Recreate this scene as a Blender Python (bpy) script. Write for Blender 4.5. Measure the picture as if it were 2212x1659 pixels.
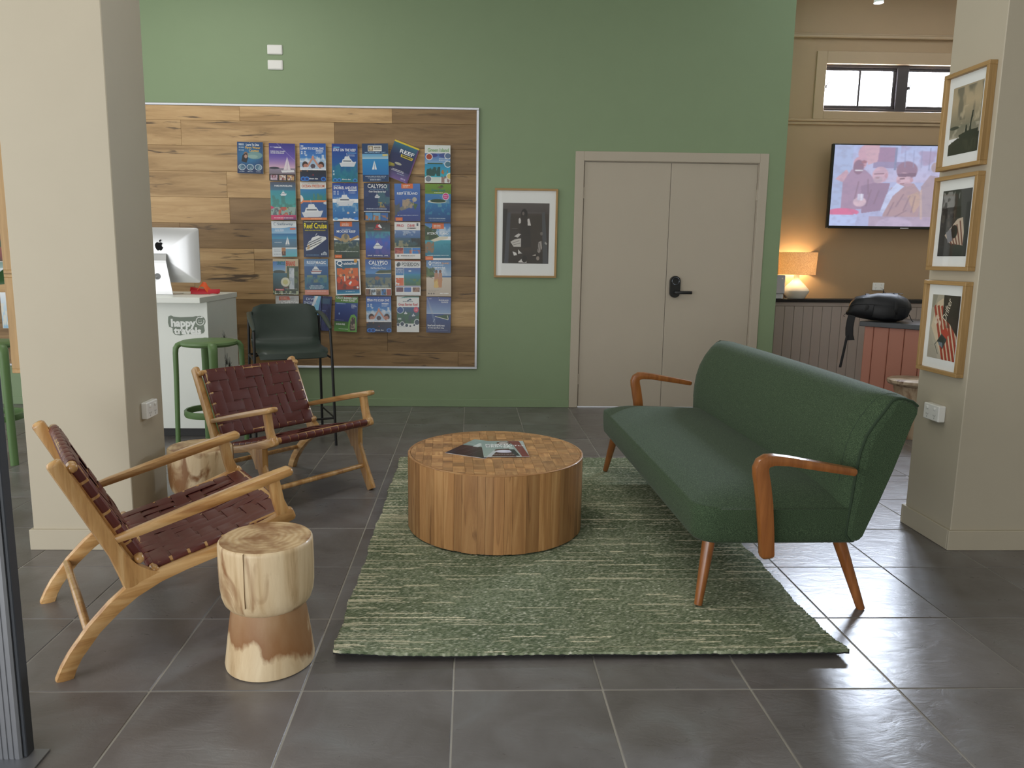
import bpy, bmesh, math, random
import numpy as np
from mathutils import Vector, Matrix, Euler
random.seed(7)
SC = bpy.context.scene
COL = SC.collection
for o in list(bpy.data.objects):
    bpy.data.objects.remove(o)

# ------------------------------------------------------------------ camera
FPX, YAW, PITCH, ROLL = 1614.223, 0.026392512, 0.155289406, 0.011231282
cy_, sy_ = math.cos(YAW), math.sin(YAW)
cp_, sp_ = math.cos(PITCH), math.sin(PITCH)
fwd = Vector((sy_ * cp_, cy_ * cp_, -sp_))
right = Vector((cy_, -sy_, 0))
up = right.cross(fwd)
cr_, sr_ = math.cos(ROLL), math.sin(ROLL)
r2, u2 = cr_ * right + sr_ * up, -sr_ * right + cr_ * up
cam_d = bpy.data.cameras.new('camera')
cam = bpy.data.objects.new('camera', cam_d)
COL.objects.link(cam)
cam.matrix_world = Matrix(((r2.x, u2.x, -fwd.x, 0), (r2.y, u2.y, -fwd.y, 0), (r2.z, u2.z, -fwd.z, 1.28409), (0, 0, 0, 1)))
cam_d.sensor_width = 36.0
cam_d.lens = FPX / 2212 * 36
cam_d.shift_x = 49.407 / 2212
cam_d.shift_y = -21.778 / 2212
cam_d.clip_start = 0.05
SC.camera = cam

# ------------------------------------------------------------------ exposure, world, lights
SC.view_settings.view_transform = 'Standard'
SC.view_settings.look = 'None'
SC.view_settings.gamma = 1.0
SC.view_settings.use_curve_mapping = False
SC.view_settings.exposure = -0.14
world = bpy.data.worlds.new('daylight')
SC.world = world
world.use_nodes = True
wbg = world.node_tree.nodes['Background']
wbg.inputs['Color'].default_value = (0.95, 0.98, 1.0, 1)
wbg.inputs['Strength'].default_value = 1.35


def lamp_area(name, loc, target, sx, sy, power, col):
    d = bpy.data.lights.new(name, 'AREA')
    d.shape = 'RECTANGLE'; d.size = sx; d.size_y = sy; d.energy = power; d.color = col
    o = bpy.data.objects.new(name, d); COL.objects.link(o)
    o.location = loc
    o.rotation_euler = (Vector(target) - Vector(loc)).to_track_quat('-Z', 'Y').to_euler()
    return o


# daylight through the glazed street entry at the front left
lamp_area('entry_daylight', (-4.6, 0.3, 1.6), (0.3, 4.2, 0.9), 3.2, 2.8, 64, (1.0, 0.97, 0.92))
lamp_area('shopfront_daylight', (-2.0, -2.4, 0.85), (0.0, 3.5, 0.45), 3.6, 1.6, 84, (0.98, 0.99, 1.0))
# daylight of the clerestory window in the back room
lamp_area('window_daylight', (4.15, 7.44, 2.876), (4.15, 6.0, 2.876), 1.76, 0.44, 680, (0.76, 0.85, 1.0))
# ceiling light panels above the lounge
for nm, x, y, pw in (('lounge_panel_light', -0.9, 2.2, 12), ('lounge_panel_light', 0.3, 3.1, 13), ('lounge_panel_light', -2.0, 5.0, 22)):
    lamp_area(nm, (x, y, 3.62), (x, y, 0), 1.2, 0.6, pw, (1.0, 0.97, 0.91))
lamp_area('kitchen_panel_light', (4.6, 5.6, 3.5), (4.6, 5.6, 0), 0.8, 0.5, 4, (1.0, 0.88, 0.78))

# ------------------------------------------------------------------ helpers


def S(r, g, b, k=1.0):
    def f(c):
        c /= 255.0
        return min(1.0, k * (c / 12.92 if c <= 0.04045 else ((c + 0.055) / 1.055) ** 2.4))
    return (f(r), f(g), f(b), 1.0)


class MB:
    """collects verts and faces of one mesh"""
    def __init__(s): s.v = []; s.f = []; s.sm = []; s.mi = []
    def add(s, verts, faces, smooth=True, mi=0):
        n = len(s.v)
        s.v += [tuple(v) for v in verts]
        s.f += [tuple(i + n for i in f) for f in faces]
        s.sm += [smooth] * len(faces); s.mi += [mi] * len(faces)
        return s
    def box(s, x0, x1, y0, y1, z0, z1, b=0.0, mi=0):
        x0, x1 = min(x0, x1), max(x0, x1); y0, y1 = min(y0, y1), max(y0, y1); z0, z1 = min(z0, z1), max(z0, z1)
        b = min(b, (x1 - x0) * .45, (y1 - y0) * .45, (z1 - z0) * .45)
        if b <= 0:
            v = [(x, y, z) for x in (x0, x1) for y in (y0, y1) for z in (z0, z1)]
            f = [(0, 1, 3, 2), (4, 6, 7, 5), (0, 4, 5, 1), (2, 3, 7, 6), (0, 2, 6, 4), (1, 5, 7, 3)]
            return s.add(v, f, False, mi)
        v = []; idx = {}
        for i, x in enumerate((x0, x1)):
            for j, y in enumerate((y0, y1)):
                for k, z in enumerate((z0, z1)):
                    sx, sy, sz = (1, -1)[i], (1, -1)[j], (1, -1)[k]
                    for a, p in enumerate(((x, y + sy * b, z + sz * b), (x + sx * b, y, z + sz * b), (x + sx * b, y + sy * b, z))):
                        idx[i, j, k, a] = len(v); v.append(p)
        f = []
        for i in (0, 1):
            q = [idx[i, 0, 0, 0], idx[i, 1, 0, 0], idx[i, 1, 1, 0], idx[i, 0, 1, 0]]
            f.append(tuple(q if i else q[::-1]))
            q = [idx[0, i, 0, 1], idx[1, i, 0, 1], idx[1, i, 1, 1], idx[0, i, 1, 1]]
            f.append(tuple(q[::-1] if i else q))
            q = [idx[0, 0, i, 2], idx[1, 0, i, 2], idx[1, 1, i, 2], idx[0, 1, i, 2]]
            f.append(tuple(q if i else q[::-1]))
        for i in (0, 1):
            for j in (0, 1):
                q = [idx[i, j, 0, 0], idx[i, j, 1, 0], idx[i, j, 1, 1], idx[i, j, 0, 1]]
                f.append(tuple(q if (i ^ j) else q[::-1]))
                q = [idx[i, 0, j, 0], idx[i, 1, j, 0], idx[i, 1, j, 2], idx[i, 0, j, 2]]
                f.append(tuple(q[::-1] if (i ^ j) else q))
                q = [idx[0, i, j, 1], idx[1, i, j, 1], idx[1, i, j, 2], idx[0, i, j, 2]]
                f.append(tuple(q if (i ^ j) else q[::-1]))
                for k in (0, 1):
                    q = (idx[i, j, k, 0], idx[i, j, k, 1], idx[i, j, k, 2])
                    f.append(q if (i + j + k) % 2 else q[::-1])
        return s.add(v, f, False, mi)
    def sweep(s, pts, lat, k=12, pw=3.0, cap='round', smooth=True, mi=0):
        """pts: (position, half width along lat, half thickness); superellipse section"""
        P = [Vector(p[0]) for p in pts]; A = [p[1] for p in pts]; B = [p[2] for p in pts]
        if cap == 'round':
            t0 = (P[1] - P[0]).normalized(); t1 = (P[-1] - P[-2]).normalized()
            e0 = min(A[0], B[0]); e1 = min(A[-1], B[-1])
            pre = []; post = []
            for a in (0.0, .35, .75):
                c = math.sin(a * math.pi / 2); d = math.cos(a * math.pi / 2)
                pre.append((P[0] - t0 * e0 * .8 * d, max(A[0] - e0 * (1 - c) * .8, e0 * .15), max(B[0] - e0 * (1 - c) * .8, e0 * .15)))
                post.insert(0, (P[-1] + t1 * e1 * .8 * d, max(A[-1] - e1 * (1 - c) * .8, e1 * .15), max(B[-1] - e1 * (1 - c) * .8, e1 * .15)))
            P = [p[0] for p in pre] + P + [p[0] for p in post]
            A = [p[1] for p in pre] + A + [p[1] for p in post]; B = [p[2] for p in pre] + B + [p[2] for p in post]
        lat = Vector(lat).normalized(); n = len(P); v = []
        for i in range(n):
            t = (P[min(i + 1, n - 1)] - P[max(i - 1, 0)]).normalized()
            L = (lat - t * lat.dot(t)).normalized(); N = L.cross(t)
            for j in range(k):
                a = 2 * math.pi * (j + .5) / k
                c, d = math.cos(a), math.sin(a)
                q = (abs(c) ** pw + abs(d) ** pw) ** (-1 / pw)
                v.append(P[i] + L * (c * q * A[i]) + N * (d * q * B[i]))
        f = [(i * k + j, i * k + (j + 1) % k, (i + 1) * k + (j + 1) % k, (i + 1) * k + j) for i in range(n - 1) for j in range(k)]
        f.append(tuple(range(k))[::-1]); f.append(tuple((n - 1) * k + j for j in range(k)))
        f = [q[::-1] for q in f]
        return s.add(v, f, smooth, mi)
    def ribbon(s, pts, lat, w, t, mi=0):
        P = [Vector(p) for p in pts]; lat = Vector(lat).normalized(); n = len(P); v = []
        for i in range(n):
            d = (P[min(i + 1, n - 1)] - P[max(i - 1, 0)]).normalized()
            N = lat.cross(d)
            for a, b in ((-1, -.6), (-.9, -1), (.9, -1), (1, -.6), (1, .6), (.9, 1), (-.9, 1), (-1, .6)):
                v.append(P[i] + lat * (a * w / 2) + N * (b * t / 2))
        k = 8
        f = [(i * k + j, (i + 1) * k + j, (i + 1) * k + (j + 1) % k, i * k + (j + 1) % k) for i in range(n - 1) for j in range(k)]
        f.append(tuple(range(k))); f.append(tuple((n - 1) * k + j for j in range(k))[::-1])
        return s.add(v, f, True, mi)
    def tube(s, pts, r, k=8, mi=0):
        rr = r if isinstance(r, (list, tuple)) else [r] * len(pts)
        P = [Vector(p) for p in pts]; t = (P[1] - P[0]).normalized()
        lat = t.orthogonal().normalized(); n = len(P); v = []
        for i in range(n):
            t = (P[min(i + 1, n - 1)] - P[max(i - 1, 0)]).normalized()
            lat = (lat - t * lat.dot(t)).normalized(); N = t.cross(lat)
            for j in range(k):
                a = 2 * math.pi * j / k
                v.append(P[i] + lat * (math.cos(a) * rr[i]) + N * (math.sin(a) * rr[i]))
        f = [(i * k + j, i * k + (j + 1) % k, (i + 1) * k + (j + 1) % k, (i + 1) * k + j) for i in range(n - 1) for j in range(k)]
        f.append(tuple(range(k))[::-1]); f.append(tuple((n - 1) * k + j for j in range(k)))
        return s.add(v, f, True, mi)
    def lathe(s, prof, k=32, c=(0, 0), wob=None, mi=0):
        n = len(prof); v = []
        for i, (r, z) in enumerate(prof):
            for j in range(k):
                a = 2 * math.pi * j / k; q = r * (wob(a, z) if wob else 1)
                v.append((c[0] + q * math.cos(a), c[1] + q * math.sin(a), z))
        f = [(i * k + j, i * k + (j + 1) % k, (i + 1) * k + (j + 1) % k, (i + 1) * k + j) for i in range(n - 1) for j in range(k)]
        ring = tuple(prof[0]) == tuple(prof[-1])
        if prof[0][0] > 1e-4 and not ring: f.append(tuple(range(k))[::-1])
        if prof[-1][0] > 1e-4 and not ring: f.append(tuple((n - 1) * k + j for j in range(k)))
        return s.add(v, f, True, mi)
    def prism(s, poly, a0, a1, axis='y', smooth=False, mi=0):
        """2D polygon extruded along an axis: 'y' -> (x,z), 'x' -> (y,z), 'z' -> (x,y)"""
        n = len(poly)
        def P(p, a): return {'y': (p[0], a, p[1]), 'x': (a, p[0], p[1]), 'z': (p[0], p[1], a)}[axis]
        v = [P(p, a0) for p in poly] + [P(p, a1) for p in poly]
        ar = sum(poly[i][0] * poly[(i + 1) % n][1] - poly[(i + 1) % n][0] * poly[i][1] for i in range(n))
        f = [tuple(range(n)), tuple(range(n, 2 * n))[::-1]] + [((i + 1) % n, i, n + i, n + (i + 1) % n) for i in range(n)]
        flip = (ar > 0) ^ (axis == 'y') ^ (a1 < a0)
        if flip: f = [q[::-1] for q in f]
        return s.add(v, f, smooth, mi)
    def mesh(s, name):
        m = bpy.data.meshes.new(name)
        m.from_pydata(s.v, [], s.f)
        m.polygons.foreach_set('use_smooth', s.sm)
        if any(s.mi): m.polygons.foreach_set('material_index', s.mi)
        m.update()
        if any(s.sm):
            m.set_sharp_from_angle(angle=math.radians(42))
        return m


def obj(name, mb, mat, parent=None, kind=None):
    me = mb.mesh(name) if isinstance(mb, MB) else mb
    o = bpy.data.objects.new(name, me); COL.objects.link(o)
    if mat is not None and not me.materials:
        for m in (mat if isinstance(mat, (list, tuple)) else [mat]): me.materials.append(m)
    if parent: o.parent = parent
    if kind: o['kind'] = kind
    return o


def thing(name, label, cat, loc=(0, 0, 0), rz=0.0, group=None):
    o = bpy.data.objects.new(name, None); COL.objects.link(o)
    o.empty_display_size = .1
    o.location = loc; o.rotation_euler = (0, 0, rz)
    return tag(o, label, cat, group)


def tag(o, label, cat, group=None):
    o['label'] = label; o['category'] = cat
    if group: o['group'] = group
    return o


def struct(name, mb, mat, parent=None):
    o = obj(name, mb, mat, parent)
    if not parent: o['kind'] = 'structure'
    return o


def dup(root, loc, rz, label):
    r = root.copy(); COL.objects.link(r); r.location = loc; r.rotation_euler = (0, 0, rz); r['label'] = label
    for ch in list(root.children):
        c = ch.copy(); COL.objects.link(c); c.parent = r
        for g in ch.children:
            d = g.copy(); COL.objects.link(d); d.parent = c
    return r


# ------------------------------------------------------------------ materials
MATS = {}


def base(name):
    m = bpy.data.materials.new(name); m.use_nodes = True
    nt = m.node_tree; b = nt.nodes['Principled BSDF']
    MATS[name] = m
    return m, nt, nt.nodes, nt.links, b


def plain(name, col, rough=.5, metal=0.0, coat=0.0, bump=0.0, bscale=300, var=0.0, spec=.5, emit=None, es=1.0):
    if name in MATS: return MATS[name]
    m, nt, N, L, b = base(name)
    b.inputs['Roughness'].default_value = rough; b.inputs['Metallic'].default_value = metal
    b.inputs['Coat Weight'].default_value = coat; b.inputs['Specular IOR Level'].default_value = spec
    tc = N.new('ShaderNodeTexCoord')
    nz = N.new('ShaderNodeTexNoise'); nz.inputs['Scale'].default_value = 6; nz.inputs['Detail'].default_value = 4
    L.new(tc.outputs['Object'], nz.inputs['Vector'])
    hs = N.new('ShaderNodeHueSaturation'); hs.inputs['Color'].default_value = col
    mr = N.new('ShaderNodeMapRange'); mr.inputs[3].default_value = 1 - max(var, .025); mr.inputs[4].default_value = 1 + max(var, .025)
    L.new(nz.outputs['Fac'], mr.inputs[0]); L.new(mr.outputs[0], hs.inputs['Value'])
    L.new(hs.outputs[0], b.inputs['Base Color'])
    if emit:
        b.inputs['Emission Color'].default_value = emit; b.inputs['Emission Strength'].default_value = es
    if bump:
        n2 = N.new('ShaderNodeTexNoise'); n2.inputs['Scale'].default_value = bscale; n2.inputs['Detail'].default_value = 3
        L.new(tc.outputs['Object'], n2.inputs['Vector'])
        bp = N.new('ShaderNodeBump'); bp.inputs['Strength'].default_value = bump; bp.inputs['Distance'].default_value = .002
        L.new(n2.outputs['Fac'], bp.inputs['Height']); L.new(bp.outputs[0], b.inputs['Normal'])
    return m


def ramp(N, stops):
    r = N.new('ShaderNodeValToRGB'); e = r.color_ramp.elements
    while len(e) > 1: e.remove(e[0])
    e[0].position = stops[0][0]; e[0].color = stops[0][1]
    for p, c in stops[1:]:
        q = e.new(p); q.color = c
    return r


def wood(name, stops, axis='x', along=1.5, across=22, rough=.35, coat=.3, var=.2, hue=.0, dark=None, bump=.15, dist=.6):
    """grain along an axis; every object gets its own offset and tone"""
    m, nt, N, L, b = base(name)
    tc = N.new('ShaderNodeTexCoord'); oi = N.new('ShaderNodeObjectInfo')
    vm = N.new('ShaderNodeVectorMath'); vm.operation = 'MULTIPLY_ADD'
    cb = N.new('ShaderNodeCombineXYZ')
    for i in range(3): L.new(oi.outputs['Random'], cb.inputs[i])
    vm.inputs[1].default_value = (37, 53, 71)
    L.new(cb.outputs[0], vm.inputs[0]); L.new(tc.outputs['Object'], vm.inputs[2])
    mp = N.new('ShaderNodeMapping')
    mp.inputs['Scale'].default_value = tuple(along if c == axis else across for c in 'xyz')
    L.new(vm.outputs[0], mp.inputs['Vector'])
    nz = N.new('ShaderNodeTexNoise'); nz.inputs['Scale'].default_value = 1; nz.inputs['Detail'].default_value = 7
    nz.inputs['Roughness'].default_value = .62; nz.inputs['Distortion'].default_value = dist
    L.new(mp.outputs[0], nz.inputs['Vector'])
    cr = ramp(N, stops); L.new(nz.outputs['Fac'], cr.inputs[0])
    fin = cr.outputs[0]
    if dark:
        n3 = N.new('ShaderNodeTexNoise'); n3.inputs['Scale'].default_value = dark[0]; n3.inputs['Detail'].default_value = 4
        n3.inputs['Distortion'].default_value = 1.2
        mp3 = N.new('ShaderNodeMapping'); mp3.inputs['Scale'].default_value = tuple(dark[1] if c == axis else dark[2] for c in 'xyz')
        L.new(vm.outputs[0], mp3.inputs['Vector']); L.new(mp3.outputs[0], n3.inputs['Vector'])
        r3 = ramp(N, [(dark[3], (0, 0, 0, 1)), (dark[4], (1, 1, 1, 1))]); L.new(n3.outputs['Fac'], r3.inputs[0])
        mx = N.new('ShaderNodeMix'); mx.data_type = 'RGBA'; mx.inputs[7].default_value = dark[5]
        L.new(r3.outputs[0], mx.inputs[0]); L.new(fin, mx.inputs[6]); fin = mx.outputs[2]
    hs = N.new('ShaderNodeHueSaturation')
    mr = N.new('ShaderNodeMapRange'); mr.inputs[3].default_value = 1 - var; mr.inputs[4].default_value = 1 + var
    L.new(oi.outputs['Random'], mr.inputs[0]); L.new(mr.outputs[0], hs.inputs['Value']); L.new(fin, hs.inputs['Color'])
    L.new(hs.outputs[0], b.inputs['Base Color'])
    b.inputs['Roughness'].default_value = rough; b.inputs['Coat Weight'].default_value = coat; b.inputs['Coat Roughness'].default_value = .15
    bp = N.new('ShaderNodeBump'); bp.inputs['Strength'].default_value = bump; bp.inputs['Distance'].default_value = .001
    L.new(nz.outputs['Fac'], bp.inputs['Height']); L.new(bp.outputs[0], b.inputs['Normal'])
    return m


def glass(name):
    m, nt, N, L, b = base(name)
    N.remove(b)
    out = N['Material Output']; t = N.new('ShaderNodeBsdfTransparent'); g = N.new('ShaderNodeBsdfGlossy')
    g.inputs['Roughness'].default_value = .02
    fr = N.new('ShaderNodeLayerWeight'); pw = N.new('ShaderNodeMath'); pw.operation = 'POWER'; pw.inputs[1].default_value = 4
    L.new(fr.outputs['Facing'], pw.inputs[0])
    ma = N.new('ShaderNodeMath'); ma.operation = 'MULTIPLY_ADD'; ma.inputs[1].default_value = .6; ma.inputs[2].default_value = .03
    L.new(pw.outputs[0], ma.inputs[0])
    mx = N.new('ShaderNodeMixShader'); L.new(ma.outputs[0], mx.inputs[0]); L.new(t.outputs[0], mx.inputs[1]); L.new(g.outputs[0], mx.inputs[2])
    L.new(mx.outputs[0], out.inputs['Surface'])
    return m


def printed(name, cv, rough=.35, emit=0.0, lift=1.0):
    """flat print: an image drawn below by the script, mapped by UV"""
    img = bpy.data.images.new(name, cv.w, cv.h)
    a = np.ones((cv.h, cv.w, 4), np.float32); a[:, :, :3] = np.clip(cv.a * lift, 0, 1)[::-1]
    img.pixels.foreach_set(a.ravel())
    m, nt, N, L, b = base(name)
    t = N.new('ShaderNodeTexImage'); t.image = img; t.extension = 'EXTEND'
    if emit:
        L.new(t.outputs[0], b.inputs['Emission Color']); b.inputs['Emission Strength'].default_value = emit
        b.inputs['Base Color'].default_value = (.02, .02, .02, 1)
    else:
        L.new(t.outputs[0], b.inputs['Base Color'])
    b.inputs['Roughness'].default_value = rough
    return m


def uvquad(name, w, h, mat, parent, d=0.0004, nu=1, nv=1, bend=None):
    """thin printed sheet in local x (right), z (up), facing -y; bend(u,v)->offset towards -y"""
    v = []; uv = []; f = []
    for j in range(nv + 1):
        for i in range(nu + 1):
            u, t = i / nu, j / nv
            v.append(((u - .5) * w, -(bend(u, t) if bend else 0), (t - .5) * h)); uv.append((u, t))
    k = nu + 1
    for j in range(nv):
        for i in range(nu): f.append((j * k + i, j * k + i + 1, (j + 1) * k + i + 1, (j + 1) * k + i))
    n = len(v)
    v += [(a, b_ + d, c) for a, b_, c in v]; uv += uv
    f += [tuple(n + i for i in q[::-1]) for q in f]
    edge = [i for i in range(k)] + [j * k + nu for j in range(1, nv + 1)] + [nv * k + i for i in range(nu - 1, -1, -1)] + [j * k for j in range(nv - 1, 0, -1)]
    for a, b_ in zip(edge, edge[1:] + edge[:1]): f.append((b_, a, a + n, b_ + n))
    me = bpy.data.meshes.new(name); me.from_pydata(v, [], f)
    ul = me.uv_layers.new(name='UVMap')
    li = np.zeros(len(me.loops), np.int32); me.loops.foreach_get('vertex_index', li)
    ul.data.foreach_set('uv', np.array(uv, np.float32)[li].ravel())
    me.update(); me.materials.append(mat)
    o = bpy.data.objects.new(name, me); COL.objects.link(o)
    if parent: o.parent = parent
    return o


TEXTS = []


def text(s, parent, x, y, z, w, h, col, name='lettering', rot=(math.pi / 2, 0, 0), off=.012, ext=.0003, shear=0.0):
    """lettering fitted to w x h, centred at x,y,z of its parent"""
    c = bpy.data.curves.new(name, 'FONT'); c.body = s; c.align_x = 'CENTER'; c.align_y = 'CENTER'
    c.size = .1; c.offset = off * .1; c.extrude = ext; c.resolution_u = 2; c.shear = shear
    key = 'ink_%02x%02x%02x' % tuple(col)
    c.materials.append(plain(key, S(*col), .5))
    o = bpy.data.objects.new('raw_text', c); COL.objects.link(o)
    o.location = (x, y, z); o.rotation_euler = rot
    if parent: o.parent = parent
    TEXTS.append((o, w, h))
    return o


class Cv:
    """little painter for flat print; u right, v down, both 0..1; colours 0..255"""
    def __init__(s, w, h, c=(255, 255, 255)):
        s.w, s.h = w, h; s.a = np.zeros((h, w, 3)); s.a[:] = np.array(c) / 255
        s.U, s.V = np.meshgrid((np.arange(w) + .5) / w, (np.arange(h) + .5) / h)
        s.rs = np.random.RandomState(len(MATS) + 3)
    def put(s, m, c, al=1.0):
        m = np.clip(m, 0, 1)[..., None] * al
        s.a = s.a * (1 - m) + np.array(c) / 255 * m; return s
    def g(s, c0, c1, v0=0, v1=1, u0=0, u1=1):
        t = np.clip((s.V - v0) / (v1 - v0), 0, 1)[..., None]
        m = ((s.V >= v0) & (s.V <= v1) & (s.U >= u0) & (s.U <= u1))[..., None]
        s.a = np.where(m, np.array(c0) / 255 * (1 - t) + np.array(c1) / 255 * t, s.a); return s
    def r(s, u0, v0, u1, v1, c, al=1.0): return s.put(((s.U >= u0) & (s.U <= u1) & (s.V >= v0) & (s.V <= v1)) * 1.0, c, al)
    def e(s, u, v, ru, rv, c, al=1.0, soft=.12):
        d = np.sqrt(((s.U - u) / ru) ** 2 + ((s.V - v) / rv) ** 2)
        return s.put((1 - d) / soft + .5, c, al)
    def p(s, pts, c, al=1.0):
        ins = np.zeros(s.U.shape, bool); n = len(pts)
        for i in range(n):
            (x0, y0), (x1, y1) = pts[i], pts[(i + 1) % n]
            if y0 == y1: continue
            k = (s.V < y0) != (s.V < y1)
            ins ^= k & (s.U < (x1 - x0) * (s.V - y0) / (y1 - y0) + x0)
        return s.put(ins * 1.0, c, al)
    def l(s, u0, v0, u1, v1, wd, c, al=1.0):
        dx, dy = u1 - u0, (v1 - v0); q = dx * dx + dy * dy + 1e-9
        t = np.clip(((s.U - u0) * dx + (s.V - v0) * dy) / q, 0, 1)
        d = np.hypot(s.U - u0 - t * dx, (s.V - v0 - t * dy) * s.h / s.w)
        return s.put((wd - d) / (.6 / s.w) * .5 + .5, c, al)
    def nz(s, c, sc=8, th=.5, soft=.12, al=1.0, box=(0, 0, 1, 1), ax=1.0):
        t = np.zeros(s.U.shape); am = 1.0
        for o in range(3):
            n = int(sc * 2 ** o) + 2; G = s.rs.rand(int(n * ax) + 3, n + 2)
            x, y = s.U * n * .98, s.V * n * ax * .98; i, j = x.astype(int), y.astype(int); fx, fy = x - i, y - j
            fx = fx * fx * (3 - 2 * fx); fy = fy * fy * (3 - 2 * fy)
            t += am * ((G[j, i] * (1 - fx) + G[j, i + 1] * fx) * (1 - fy) + (G[j + 1, i] * (1 - fx) + G[j + 1, i + 1] * fx) * fy); am *= .5
        t /= 1.75
        b = (s.U >= box[0]) & (s.U <= box[2]) & (s.V >= box[1]) & (s.V <= box[3])
        return s.put(np.clip((t - th) / soft + .5, 0, 1) * b, c, al)
    def tx(s, u0, u1, v, h, c, al=.8):
        u = u0
        while u < u1:
            w = s.rs.uniform(.015, .05); s.r(u, v - h / 2, min(u + w, u1), v + h / 2, c, al); u += w + .012
        return s
    def blur(s, n=1):
        for _ in range(n):
            q = np.pad(s.a, ((1, 1), (1, 1), (0, 0)), 'edge')
            s.a = (q[1:-1, 1:-1] * 2 + q[:-2, 1:-1] + q[2:, 1:-1] + q[1:-1, :-2] + q[1:-1, 2:]) / 6
        return s
    def boat(s, u, v, k, c=(238, 242, 246), hull=(225, 230, 238)):
        s.p([(u - k, v), (u + k, v - .12 * k), (u + .75 * k, v + .28 * k), (u - .8 * k, v + .3 * k)], hull)
        s.p([(u - .75 * k, v + .02 * k), (u - .6 * k, v - .3 * k), (u + .35 * k, v - .34 * k), (u + .62 * k, v - .06 * k)], c)
        s.p([(u - .45 * k, v - .28 * k), (u - .35 * k, v - .52 * k), (u + .15 * k, v - .54 * k), (u + .3 * k, v - .3 * k)], c)
        s.r(u - .55 * k, v - .2 * k, u + .4 * k, v - .12 * k, (50, 60, 80), .8)
        s.l(u - .1 * k, v - .5 * k, u - .15 * k, v - .8 * k, .006, c); return s
    def sail(s, u, v, k, c=(245, 248, 250)):
        s.p([(u, v), (u + .05 * k, v - k), (u - .35 * k, v)], c); s.p([(u + .06 * k, v), (u + .08 * k, v - .9 * k), (u + .4 * k, v)], c)
        s.p([(u - .45 * k, v + .02), (u + .5 * k, v + .02), (u + .35 * k, v + .1 * k), (u - .35 * k, v + .1 * k)], c); return s

# ------------------------------------------------------------------ shared materials
TEAK = [(.25, S(150, 100, 52)), (.5, S(198, 152, 94)), (.75, S(228, 192, 138))]
teak = {a: wood('teak_' + a, TEAK, a, 2.0, 30, .28, .6, .1) for a in 'xyz'}
HONEY = [(.3, S(122, 70, 30)), (.7, S(160, 100, 50))]
honey = {a: wood('honey_wood_' + a, HONEY, a, 2.5, 40, .3, .5, .05) for a in 'xz'}
OAK = [(.3, S(152, 120, 74)), (.7, S(180, 146, 96))]
oak = {a: wood('oak_frame_' + a, OAK, a, 3, 60, .5, 0, .05) for a in 'yxz'}
leather = plain('brown_leather', S(96, 47, 43), .40, bump=.10, bscale=160, var=.1, coat=.05, spec=.4)
leather_b = plain('brown_leather_edge', S(88, 44, 40), .38, bump=.1, bscale=160, var=.08)
green_paint = plain('sage_green_paint', S(134, 154, 119), .6, bump=.05, bscale=400)
plaster = plain('cream_plaster', S(186, 177, 157), .6, bump=.05, bscale=400)
taupe = plain('taupe_door_paint', S(184, 174, 157), .5, bump=.03, bscale=300)
brown_wall = plain('warm_brown_paint', S(164, 138, 106), .55)
brown_trim = plain('warm_brown_gloss', S(172, 148, 118), .4)
cladding = plain('grey_brown_cladding', S(166, 154, 146), .5)
white_lam = plain('white_laminate', S(232, 236, 230), .35)
white_pl = plain('white_plastic', S(238, 238, 234), .25, coat=.3)
white_pl2 = plain('white_plastic_recess', S(205, 205, 200), .4)
black_pl = plain('black_plastic', S(24, 25, 26), .3)
black_metal = plain('black_metal', S(22, 23, 24), .4)
alu = plain('brushed_aluminium', S(205, 208, 214), .38, metal=.9)
alu_dull = plain('dull_aluminium', S(140, 142, 147), .5, metal=.75)
green_pl = plain('green_plastic', S(96, 126, 78), .42)
dark_green = plain('dark_green_leatherette', S(52, 64, 58), .42, bump=.08, bscale=200, var=.12)
stone_dark = plain('charcoal_stone', S(74, 76, 80), .3, var=.1)
black_shelf = plain('black_shelf', S(16, 15, 18), .35)
pane_glass = glass('clear_glass')


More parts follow.
